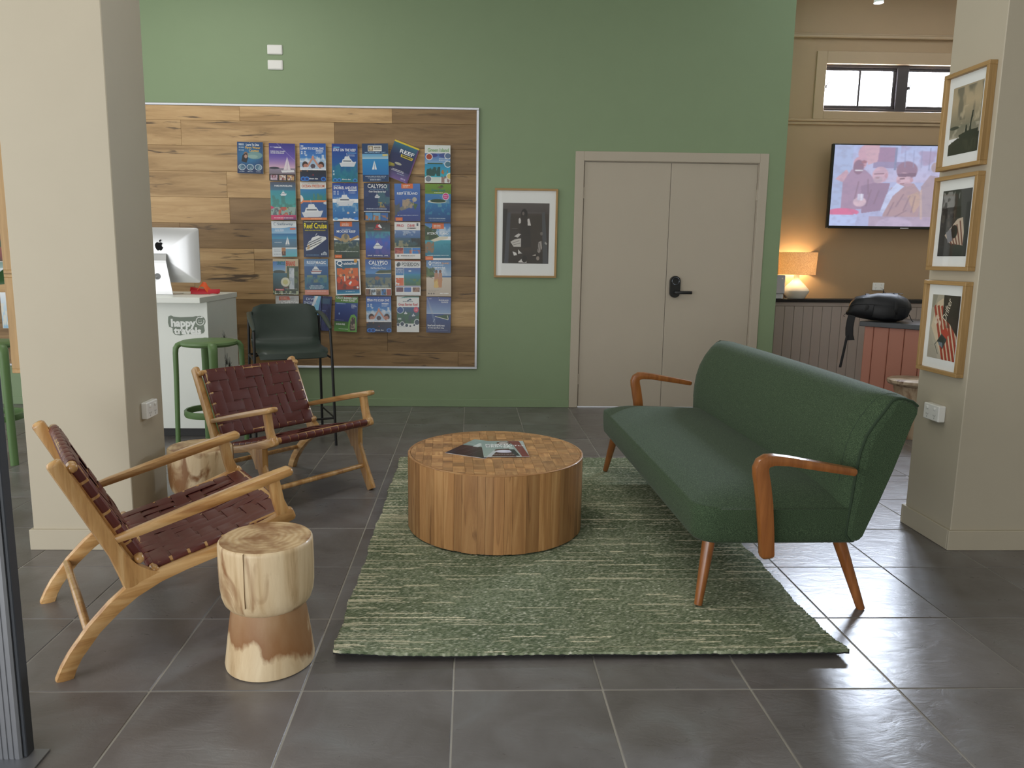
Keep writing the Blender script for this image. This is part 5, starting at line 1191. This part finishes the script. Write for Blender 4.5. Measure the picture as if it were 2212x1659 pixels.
silver = plain('silver_aluminium', S(214, 216, 218), .35, metal=.55)
obj('screen_housing', scr, silver, pc)
ft_ = MB(); z_ = [(-.006, .30, .040), (-.05, .28, .052), (-.085, .24, .062), (-.088, .22, .066), (-.088, .02, .098), (-.088, .005, .10), (-.085, .0, .10)]
v = []
for y, z, wd in z_: v += [(-wd, y, z), (wd, y, z)]
for y, z, wd in z_: v += [(-wd, y + .006, z - .004 if z > .2 else z), (wd, y + .006, z - .004 if z > .2 else z)]
n = len(z_); f = []
for i in range(n - 1):
    f += [(2 * i, 2 * i + 1, 2 * i + 3, 2 * i + 2), (2 * n + 2 * i, 2 * n + 2 * i + 2, 2 * n + 2 * i + 3, 2 * n + 2 * i + 1), (2 * i, 2 * i + 2, 2 * n + 2 * i + 2, 2 * n + 2 * i), (2 * i + 1, 2 * n + 2 * i + 1, 2 * n + 2 * i + 3, 2 * i + 3)]
ft_.add(v, f, False).box(-.10, .10, -.085, .11, 0, .004, .001)
std = obj('stand', ft_, silver, pc)
hole = MB().lathe([(0, 0), (.022, 0), (.022, .001), (0, .001)], 20)
o = obj('cable_hole', hole, plain('grey_hole', S(120, 122, 124), .5), std); o.matrix_local = Matrix.Translation((0, -.0885, .13)) @ Matrix.Rotation(math.pi / 2, 4, 'X')
obj('power_cable', MB().tube([(0, -.088, .128), (-.012, -.11, .122), (-.03, -.125, .105), (-.06, -.12, .075), (-.11, -.09, .05), (-.2, -.02, .01), (-.3, .03, .004)], .0032, 6), plain('grey_cable', S(170, 172, 174), .5), std)
ap = [(0, .019), (-.010, .023), (-.021, .020), (-.029, .010), (-.031, -.003), (-.027, -.019), (-.018, -.034), (-.010, -.039), (0, -.035), (.010, -.039), (.018, -.034), (.025, -.022), (.028, -.014), (.020, -.009), (.017, .0), (.020, .009), (.026, .013), (.019, .020), (.010, .022)]
af = [(.0, .026), (.002, .035), (.009, .042), (.015, .044), (.014, .035), (.008, .028)]
lg_ = MB().prism([(a_ * .95, b_ * .95) for a_, b_ in ap], -.0008, .0008).prism([(a_ * .95, b_ * .95) for a_, b_ in af], -.0008, .0008)
o = obj('fruit_logo', lg_, plain('gloss_black_logo', S(8, 8, 9), .5, spec=.1), pc); o.location = (.0, -.0312, .345)

red = thing('strap_bundle', 'small bundle of red and orange straps on white desk corner', 'straps', (-1.93, 5.5, .994))
rm = plain('red_card', S(196, 36, 34), .45); om = plain('orange_card', S(226, 92, 40), .45)
obj('red_loop', MB().ribbon([(-.10, .0, .036), (-.07, .02, .030), (-.02, .03, .022), (.04, .03, .020), (.10, .01, .018)], (0, .5, 1), .034, .003), rm, red)
obj('red_loop', MB().ribbon([(-.085, -.03, .018), (-.04, -.04, .016), (.02, -.035, .018), (.08, -.025, .022), (.112, .0, .022), (.095, .02, .022)], (0, .4, 1), .032, .003), plain('pink_red_card', S(190, 30, 48), .45), red)
obj('orange_loop', MB().ribbon([(-.050, -.02, .014), (-.03, -.03, .042), (-.005, -.03, .074), (.016, -.03, .070), (.032, -.03, .04), (.052, -.02, .016)], (.3, .6, .9), .040, .003), om, red)

pt = thing('potted_plant', 'broad dark green leaf of a plant beside left pillar', 'plant', (-2.87, 5.45, .994))
obj('pot', MB().lathe([(0, 0), (.055, 0), (.075, .13), (.078, .135), (.070, .135), (.062, .11), (0, .11)], 24), plain('grey_pot', S(150, 150, 146), .6), pt)
leaf_m = plain('deep_green_leaf', S(58, 92, 54), .35, var=.15)
for k, (an, ln_, hz) in enumerate(((3.25, .52, .075), (2.4, .34, .26), (1.2, .3, .3), (.3, .30, .22), (4.3, .34, .2), (5.3, .3, .28))):
    v = []; f = []; ns = 9
    dx, dy = math.cos(an), math.sin(an)
    for i in range(ns):
        t_ = i / (ns - 1); r_ = t_ * ln_
        z = .11 + hz * math.sin(min(1, t_ * 1.5) * math.pi / 2) - .12 * t_ ** 2.5
        wd = (.004 if t_ < .15 else .075 * math.sin(math.pi * min(1, (t_ - .12) / .88)) ** .7 + .001)
        ro = 1.15 if k == 0 else .25
        for s in (-1, 0, 1): v.append((dx * r_ - dy * wd * s * math.cos(ro), dy * r_ + dx * wd * s * math.cos(ro) + (.01 if s == 0 else 0), z + wd * s * math.sin(ro) - (.010 if s == 0 else 0)))
    f = [(3 * i + j, 3 * i + j + 1, 3 * i + j + 4, 3 * i + j + 3) for i in range(ns - 1) for j in (0, 1)]
    n = len(v); v += [(a_, b_, c_ - .0015) for a_, b_, c_ in v]; f += [tuple(n + i for i in q[::-1]) for q in f]
    obj('leaf', MB().add(v, f), leaf_m, pt)

# ------------------------------------------------------------------ green stools, bar chair
gs = thing('green_stool', 'green plastic bar stool with ring footrest in front of white desk', 'bar stool', (-1.658, 4.76, 0), .45, 'green plastic stools')
obj('seat', MB().lathe([(0, .708), (.150, .708), (.168, .713), (.175, .724), (.172, .736), (.160, .742), (.10, .746), (0, .742)], 44), green_pl, gs)
obj('footrest_ring', MB().lathe([(.150, .262), (.162, .260), (.167, .272), (.166, .296), (.160, .302), (.150, .300), (.147, .28), (.150, .262)], 44), green_pl, gs)
for k in range(4):
    a_ = math.pi / 2 * k; c, s = math.cos(a_), math.sin(a_)
    path = [(.135, .728, .016), (.165, .727, .019), (.184, .718, .020), (.195, .700, .020), (.198, .67, .019), (.200, .50, .018), (.205, .28, .0175), (.212, .0, .017)]
    obj('leg', MB().sweep([((r_ * c, r_ * s, z), q * 1.38, q * .85) for r_, z, q in path], (-s, c, 0), 12, 2.6, cap='flat'), green_pl, gs)
dup(gs, (-2.935, 4.60, 0), -.62, 'green plastic bar stool cut by the left photo edge')

bc = thing('bar_chair', 'dark green padded bar chair with black metal legs and arms', 'bar chair', (-1.228, 5.087, 0), math.radians(22))
se = MB(); v = []; nu, nv = 16, 18
prof = [(-.225, .608), (-.21, .632), (-.17, .645), (-.10, .644), (-.02, .640), (.06, .640), (.11, .648), (.145, .672), (.165, .71), (.18, .76), (.195, .82), (.207, .88), (.213, .925), (.212, .945)]
def wdt(i, t_):
    if i < 3: return .215 + .02 * i / 3
    if i < 6: return .236
    if i < 9: return .232
    return .226 - (.018 if i >= len(prof) - 2 else 0) - (.05 if i == len(prof) - 1 else 0)
pts = []
for side in (0, 1):
    for i, (y, z) in enumerate(prof):
        y0, z0 = prof[max(0, i - 1)]; y1, z1 = prof[min(len(prof) - 1, i + 1)]
        L_ = math.hypot(y1 - y0, z1 - z0); ny, nz_ = -(z1 - z0) / L_, (y1 - y0) / L_
        for j in range(nu + 1):
            u = -1 + 2 * j / nu; W_s = wdt(i, 0)
            e = 1 - abs(u) ** 6
            cur = .018 * u * u if 2 < i < 8 else 0
            fw = .03 * u * u if i > 8 else 0
            th_ = .017 * (e ** .5 if e > 0 else 0) * (1 if 0 < i < len(prof) - 1 else .3)
            sg = 1 if side == 0 else -1
            yy = y + ny * th_ * sg - fw + (.03 * u * u if i < 2 else 0); zz = z + nz_ * th_ * sg + cur
            pts.append((u * W_s, yy, zz))
n = nu + 1; m_ = len(prof)
f = [(s * m_ * n + i * n + j, s * m_ * n + i * n + j + 1, s * m_ * n + (i + 1) * n + j + 1, s * m_ * n + (i + 1) * n + j) for s in (0, 1) for i in range(m_ - 1) for j in range(nu)]
o0 = m_ * n
for j in range(nu): f += [(j, j + 1, o0 + j + 1, o0 + j), ((m_ - 1) * n + j, (m_ - 1) * n + j + 1, o0 + (m_ - 1) * n + j + 1, o0 + (m_ - 1) * n + j)]
for i in range(m_ - 1): f += [(i * n, (i + 1) * n, o0 + (i + 1) * n, o0 + i * n), (i * n + nu, (i + 1) * n + nu, o0 + (i + 1) * n + nu, o0 + i * n + nu)]
obj('seat_shell', MB().add(pts, f), dark_green, bc)
for s in (-1, 1):
    obj('leg', MB().tube([(s * .262, -.205, .0), (s * .250, -.185, .62), (s * .246, -.165, .79)], .0095, 10), black_metal, bc)
    obj('leg', MB().tube([(s * .255, .235, .0), (s * .243, .20, .64), (s * .240, .20, .86)], .0095, 10), black_metal, bc)
    obj('seat_support', MB().tube([(s * .250, -.185, .60), (s * .245, .20, .60)], .007, 8).tube([(s * .250, .0, .60), (s * .2, .0, .615)], .006, 8), black_metal, bc)
    obj('arm_pad', MB().sweep([((s * .246, -.17, .80), .010, .010), ((s * .247, -.10, .825), .017, .011), ((s * .246, .05, .868), .019, .012), ((s * .238, .16, .885), .018, .012), ((s * .215, .20, .885), .016, .010)], (1, 0, 0), 10, 2.5), dark_green, bc)
    obj('side_rung', MB().tube([(s * .259, -.199, .19), (s * .252, .225, .19)], .006, 8), black_metal, bc)
obj('footrest', MB().tube([(-.2585, -.199, .19), (.2585, -.199, .19)], .0075, 8), black_metal, bc)
obj('back_rung', MB().tube([(-.243, .2, .60), (.243, .2, .60)], .007, 8), black_metal, bc)

# ------------------------------------------------------------------ leaflets on the table
def A_lf1():
    c = Cv(150, 214, (150, 168, 162)).g((140, 160, 160), (160, 176, 168)).p([(.4, 0), (.62, 0), (.8, 1), (.6, 1)], (176, 190, 186)).p([(.62, 0), (.9, .02), (1, 1), (.84, 1), (.74, .3)], (120, 50, 50)).p([(.9, 0), (1, 0), (1, .9), (.96, .5)], (176, 186, 184)).p([(.1, .98), (.3, .55), (.6, .5), (.72, 1)], (70, 34, 34)).p([(.05, 1), (.25, .62), (.32, .66), (.16, 1)], (190, 196, 200)).e(.48, .68, .2, .09, (206, 206, 226)).e(.42, .66, .12, .05, (226, 226, 240)).p([(.6, .55), (.72, .55), (.8, .95), (.7, .95)], (30, 34, 44)).e(.52, .16, .16, .12, (80, 50, 44)).e(.52, .16, .12, .09, (176, 170, 166))
    return c.tx(.2, .7, .86, .02, (220, 220, 220))
def A_lf2():
    c = Cv(150, 214).g((150, 170, 166), (132, 156, 156), 0, .45).g((62, 40, 46), (40, 26, 36), .42, 1).p([(0, .32), (.5, .42), (1, .5), (1, .4), (.5, .34), (0, .25)], (150, 170, 166))
    for u in (.2, .42, .62): c.l(u, .5, u - .1, 1, .006, (120, 104, 106), .7)
    return c.r(.28, .2, .42, .45, (214, 222, 222), .85)
for nm, cx, cyy, rz, z, fn, lab in (('leaflet', .050, 3.488, math.radians(-28), TH + .0012, A_lf2, 'dark purple leaflet lying underneath on the coffee table'), ('leaflet', .168, 3.478, math.radians(2.0), TH + .0034, A_lf1, 'grey travel leaflet with white title lying on top')):
    t = thing(nm, lab, 'leaflet', (cx, cyy, z), rz, 'leaflets on the coffee table')
    obj('pages', MB().box(-.105, .105, -.1485, .1485, -.001, .0006), paper, t)
    q_ = uvquad('cover', .21, .297, printed('leaflet_print_%d' % len(MATS), fn(), .22), t); q_.rotation_euler = (-math.pi / 2, 0, 0); q_.location = (0, 0, .0012)
for s, y, w in (('CAIRNS,', .075, .12), ('MEET LITTLE', .052, .19), ('DRIFTER', .029, .12)):
    text(s, t, -.105 + .018 + w / 2, y, .0019, w, .017, (238, 240, 240), rot=(0, 0, 0))

# ------------------------------------------------------------------ back room: television, lamp, dispenser, bench, bag, stool, spotlight
def A_tv():
    c = Cv(240, 180, (176, 186, 226)).g((176, 196, 240), (196, 190, 222), 0, .45).r(0, 0, .14, .8, (170, 190, 228)).r(.3, .02, .46, .22, (160, 130, 160)).r(.3, .2, .55, .28, (150, 140, 176)).r(.46, .02, .475, .3, (130, 140, 176)).r(.72, .02, .73, .3, (140, 150, 186)).nz((160, 130, 160), 5, .58, .1, .6, (.5, 0, 1, .3))
    c.p([(.08, .45), (.14, .3), (.24, .3), (.34, .44), (.36, .78), (.08, .8)], (168, 140, 166)).e(.2, .22, .05, .08, (206, 160, 176)).e(.25, .1, .07, .11, (206, 164, 180)).p([(.22, 0), (.34, 0), (.33, .2), (.26, .24)], (210, 170, 182)).e(.19, .27, .04, .09, (140, 110, 130)).l(.17, .31, .22, .31, .006, (236, 236, 240)).p([(.02, .42), (.1, .3), (.12, .34), (.08, .46)], (206, 166, 180))
    c.e(.36, .36, .06, .1, (212, 174, 190)).p([(.22, .5), (.32, .46), (.44, .46), (.4, .8), (.24, .84)], (150, 124, 150)).e(.22, .7, .05, .06, (220, 190, 200)).r(.2, .6, .245, .68, (206, 204, 226)).l(.23, .6, .23, .68, .004, (240, 240, 250))
    c.e(.56, .3, .08, .11, (146, 116, 136)).e(.54, .42, .055, .09, (214, 178, 190)).p([(.4, .9), (.45, .52), (.52, .47), (.62, .46), (.7, .62), (.72, .98), (.36, .98)], (176, 146, 150)).p([(.38, .82), (.42, .6), (.49, .46), (.55, .5), (.47, .62), (.41, .83)], (200, 214, 248)).p([(.58, .62), (.66, .56), (.69, .7), (.64, .84)], (196, 164, 140), .8)
    c.p([(.68, .5), (.74, .36), (.82, .38), (.84, .95), (.68, .95)], (168, 150, 160)).e(.77, .26, .028, .06, (170, 150, 150)).p([(.8, .42), (.87, .36), (1, .9), (.9, .95)], (204, 194, 216)).p([(.88, .3), (.95, .24), (1, .3), (1, .7), (.93, .6)], (206, 188, 208)).g((176, 158, 180), (182, 164, 188), .88, 1, .3, 1).e(.5, 1.0, .14, .12, (192, 176, 202))
    c.e(.1, .83, .12, .05, (222, 110, 150)).r(0, .86, .2, 1, (186, 206, 250)).e(.19, .9, .02, .05, (186, 206, 250))
    c.e(.345, .42, .035, .045, (190, 164, 178)).l(.315, .352, .385, .345, .004, (120, 92, 104)).l(.33, .40, .35, .398, .004, (150, 110, 120)).e(.405, .37, .012, .03, (196, 150, 164))
    c.p([(.485, .345), (.635, .33), (.63, .375), (.5, .385)], (120, 94, 112)).l(.515, .408, .543, .402, .006, (120, 90, 100)).e(.505, .435, .012, .018, (196, 154, 166)).l(.518, .468, .545, .462, .004, (150, 104, 114)).e(.6, .42, .012, .03, (196, 152, 164)).e(.575, .47, .03, .03, (196, 158, 170), .6)
    for u0, v0, u1, v1 in ((.55, .6, .5, .75), (.6, .62, .56, .8), (.64, .62, .62, .82), (.48, .7, .44, .86), (.58, .8, .5, .88), (.3, .55, .27, .75), (.36, .56, .33, .72), (.2, .45, .18, .66), (.27, .42, .28, .6)): c.l(u0, v0, u1, v1, .005, (124, 100, 112), .55)
    c.l(.68, .55, .7, .9, .008, (216, 184, 160), .6).l(.85, .45, .96, .84, .006, (230, 224, 240), .8).l(.9, .38, .94, .62, .006, (170, 150, 176), .6).e(.23, .205, .02, .02, (160, 110, 120)).l(.20, .24, .235, .245, .004, (150, 100, 112))
    for u in (.535, .6, .66, .82): c.l(u, .06, u + .005, .26, .004, (140, 150, 190), .6)
    return c.r(0, 0, 1, 1, (192, 182, 208), .22).nz((140, 130, 156), 26, .6, .3, .2).blur(1)


tv = thing('television', 'wall mounted flat television showing people at a bar', 'television', (3.992, BY - .095, 1.973))
obj('housing', MB().box(-.64, .64, -.02, .018, -.385, .385, .004), black_pl, tv)
obj('wall_bracket', MB().box(-.2, .2, .018, .088, -.15, .15), black_metal, tv)
q_ = uvquad('screen', 1.245, .735, printed('tv_picture', A_tv(), .3, emit=1.05), tv); q_.location = (0, -.021, .006)
obj('badge', MB().box(.06, .14, -.022, -.0195, -.383, -.374), plain('silver_badge', S(190, 190, 196), .4), tv)

lp = thing('table_lamp', 'lit table lamp with linen drum shade on black shelf', 'lamp', (3.113, 7.115, .925))
m, nt, N, L, b = base('lit_linen_shade')
tc = N.new('ShaderNodeTexCoord'); nz = N.new('ShaderNodeTexNoise'); nz.inputs['Scale'].default_value = 130; nz.inputs['Detail'].default_value = 3
L.new(tc.outputs['Object'], nz.inputs['Vector']); cr = ramp(N, [(.30, S(206, 182, 146)), (.68, S(240, 224, 196))]); L.new(nz.outputs['Fac'], cr.inputs[0])
tl = N.new('ShaderNodeBsdfTranslucent'); L.new(cr.outputs[0], tl.inputs['Color']); L.new(cr.outputs[0], b.inputs['Base Color']); b.inputs['Roughness'].default_value = .9
mx = N.new('ShaderNodeMixShader'); mx.inputs[0].default_value = .38; L.new(b.outputs[0], mx.inputs[1]); L.new(tl.outputs[0], mx.inputs[2]); L.new(mx.outputs[0], N['Material Output'].inputs['Surface'])
obj('lamp_shade', MB().lathe([(.165, .225), (.174, .435), (.172, .435), (.163, .225), (.165, .225)], 48), m, lp)
obj('lamp_base', MB().lathe([(0, 0), (.080, 0), (.086, .006), (.118, .058), (.122, .072), (.114, .088), (.085, .122), (.052, .155), (.032, .178), (.026, .20), (.026, .222), (0, .222)], 40), plain('cream_ceramic', S(236, 230, 216), .4, coat=.2), lp)
obj('bulb', MB().lathe([(0, .262), (.014, .265), (.026, .278), (.031, .30), (.026, .322), (.014, .335), (0, .338)], 20), plain('lit_bulb', S(255, 220, 160), .5, emit=(1, .72, .40, 1), es=250), lp)
obj('bulb_socket', MB().lathe([(0, .215), (.013, .215), (.013, .263), (0, .263)], 14), white_pl, lp)
obj('cord', MB().tube([(-.07, .0, .004), (-.11, -.02, .004), (-.13, .02, .02), (-.12, .04, .004), (-.17, .05, .004)], .0025, 6), plain('clear_cord', S(200, 180, 150), .3), lp)
ds = thing('towel_dispenser', 'grey box dispenser half hidden left of the lit lamp', 'dispenser', (2.905, 7.065, .925))
obj('body', MB().box(-.07, .062, -.05, .03, .045, .222, .006), plain('grey_plastic', S(186, 186, 194), .4), ds)
obj('base', MB().box(-.066, .052, -.046, .03, 0, .043, .004), plain('pale_grey_plastic', S(200, 200, 204), .4), ds)
obj('button', MB().tube([(.03, -.054, .19), (.03, -.049, .19)], .006, 10), white_pl, ds)

bn = thing('kitchen_bench', 'terracotta panelled bench with charcoal stone top', 'bench', (3.115, 5.872, 0), math.radians(-47.5))
tm = plain('terracotta_paint', S(182, 122, 102), .5)
obj('carcass', MB().box(.03, 1.27, .014, .56, .0, .775), tm, bn)
for k in range(11):
    obj('panel_board', MB().box(.03 + (.07 if k else 0) + .112 * max(0, k - 1) + .0015, .03 + .07 + .112 * k - .0015, 0, .014, .0, .775, .004), tm, bn)
obj('stone_top', MB().box(.0, 1.31, -.03, .60, .775, .812, .003), stone_dark, bn)

bg = thing('backpack', 'black backpack lying on charcoal bench top with hanging strap', 'backpack', (3.275, 5.90, .812), math.radians(-25))
blk = plain('black_nylon', S(20, 21, 25), .52, bump=.5, bscale=28, var=.25)
strp = plain('black_webbing', S(12, 12, 14), .6)
v = []; secs = [(-.235, .02, .05, .075), (-.225, .05, .07, .095), (-.19, .075, .10, .11), (-.12, .092, .125, .115), (-.04, .105, .14, .115), (.05, .108, .145, .11), (.12, .100, .14, .105), (.17, .08, .125, .10), (.20, .05, .09, .09), (.208, .02, .04, .085)]
k = 18
for x, hz, hy, cz in secs:
    for j in range(k):
        a_ = 2 * math.pi * j / k; c, s = math.cos(a_), math.sin(a_)
        q_ = (abs(c) ** 3.6 + abs(s) ** 3.6) ** (-1 / 3.6)
        v.append((x + .012 * s, c * q_ * hy, max(.002, cz + s * q_ * hz + .006 * math.sin(9 * x + 4 * a_))))
n = len(secs)
f = [(i * k + j, i * k + (j + 1) % k, (i + 1) * k + (j + 1) % k, (i + 1) * k + j) for i in range(n - 1) for j in range(k)] + [tuple(range(k)), tuple((n - 1) * k + j for j in range(k))]
obj('body', MB().add(v, f), blk, bg)
for x, hz, hy in ((-.10, .1, .128), (.10, .108, .148)):
    obj('compression_strap', MB().ribbon([(x, -hy * 1.02 * math.cos(t_), .112 + hz * 1.02 * math.sin(t_)) for t_ in [-.9 + .25 * q for q in range(16)]], (1, 0, 0), .028, .003), strp, bg)
obj('front_panel', MB().sweep([((-.05, -.135, .085), .05, .012), ((.02, -.142, .08), .055, .014), ((.09, -.136, .085), .05, .012)], (0, 0, 1), 12, 3), blk, bg)
obj('grab_handle', MB().ribbon([(.01, 0, .21), (.015, 0, .235), (.03, 0, .222), (.08, -.01, .224), (.15, -.01, .22)], (0, 1, 0), .024, .004).ribbon([(.01, 0, .21), (.012, 0, .25), (.0, 0, .256)], (0, 1, 0), .02, .004), strp, bg)
obj('shoulder_strap', MB().ribbon([(-.200, -.05, .045), (-.207, -.055, .0), (-.212, -.056, -.06), (-.208, -.056, -.12), (-.196, -.056, -.160)], (1, 0, .1), .058, .016), strp, bg)
obj('loose_strap', MB().ribbon([(-.222, -.066, -.12), (-.228, -.066, -.16), (-.240, -.066, -.26), (-.256, -.066, -.385)], (1, .0, 0), .020, .003), strp, bg)
obj('seam', MB().tube([(x, -hy * .985, cz + .02) for x, hz, hy, cz in secs[1:-1]], .003, 6).ribbon([(-.03, -.142 * math.cos(t_), .112 + .104 * math.sin(t_)) for t_ in [-.9 + .25 * q for q in range(16)]], (1, 0, 0), .010, .004), strp, bg)
obj('zip_pull', MB().tube([(-.235, -.02, .05), (-.255, -.03, .045), (-.262, -.03, .03), (-.25, -.03, .028)], .002, 6).tube([(.205, -.02, .06), (.222, -.04, .02), (.235, -.04, .006)], .003, 6), strp, bg)

rsn = thing('round_wood_stool', 'weathered wood stool behind the sofa, in front of terracotta bench', 'stool', (3.255, 5.33, 0))
obj('top', MB().lathe([(0, .388), (.13, .386), (.165, .395), (.176, .41), (.174, .428), (.160, .436), (0, .438)], 36, wob=wb), wood('weathered_wood', [(.3, S(150, 128, 104)), (.7, S(206, 186, 160))], 'x', 3, 14, .6, 0, .05, dark=(1, 4, 10, .56, .66, S(116, 88, 66))), rsn)
obj('foot', MB().lathe([(0, 0), (.105, 0), (.108, .01), (.104, .10), (.100, .20), (.108, .30), (.126, .36), (.13, .386), (0, .386)], 36, wob=wb), wood('weathered_wood_foot', [(.3, S(150, 126, 100)), (.7, S(210, 188, 160))], 'z', 2, 12, .6, 0, .05, dark=(1, 3, 8, .52, .66, S(126, 92, 66))), rsn)

sp = thing('spotlight', 'small bright ceiling spotlight at the top edge of the picture', 'ceiling light', (3.36, 6.5, CEIL - .045))
obj('stem', MB().tube([(0, 0, .045), (0, 0, -.22)], .010, 10).lathe([(0, .045), (.04, .045), (.04, .02), (0, .02)], 20), white_pl, sp)
obj('housing', MB().lathe([(0, -.20), (.035, -.20), (.038, -.31), (.034, -.31), (.030, -.30), (0, -.30)], 24), white_pl, sp)
obj('lens', MB().lathe([(0, -.3015), (.030, -.3015), (.030, -.304), (0, -.308)], 24), plain('lit_lens', S(255, 255, 250), .4, emit=(.9, 1, 1, 1), es=18), sp)

# ------------------------------------------------------------------ fit the lettering and turn it into meshes
bpy.context.view_layer.update()
dg = bpy.context.evaluated_depsgraph_get()
for o, w, h in TEXTS:
    d = o.dimensions
    me = bpy.data.meshes.new_from_object(o.evaluated_get(dg))
    n = bpy.data.objects.new('lettering', me); COL.objects.link(n)
    n.parent = o.parent; n.location = o.location; n.rotation_euler = o.rotation_euler
    n.scale = (w / max(d.x, 1e-6), h / max(d.y, 1e-6), 1)
    bpy.data.objects.remove(o)
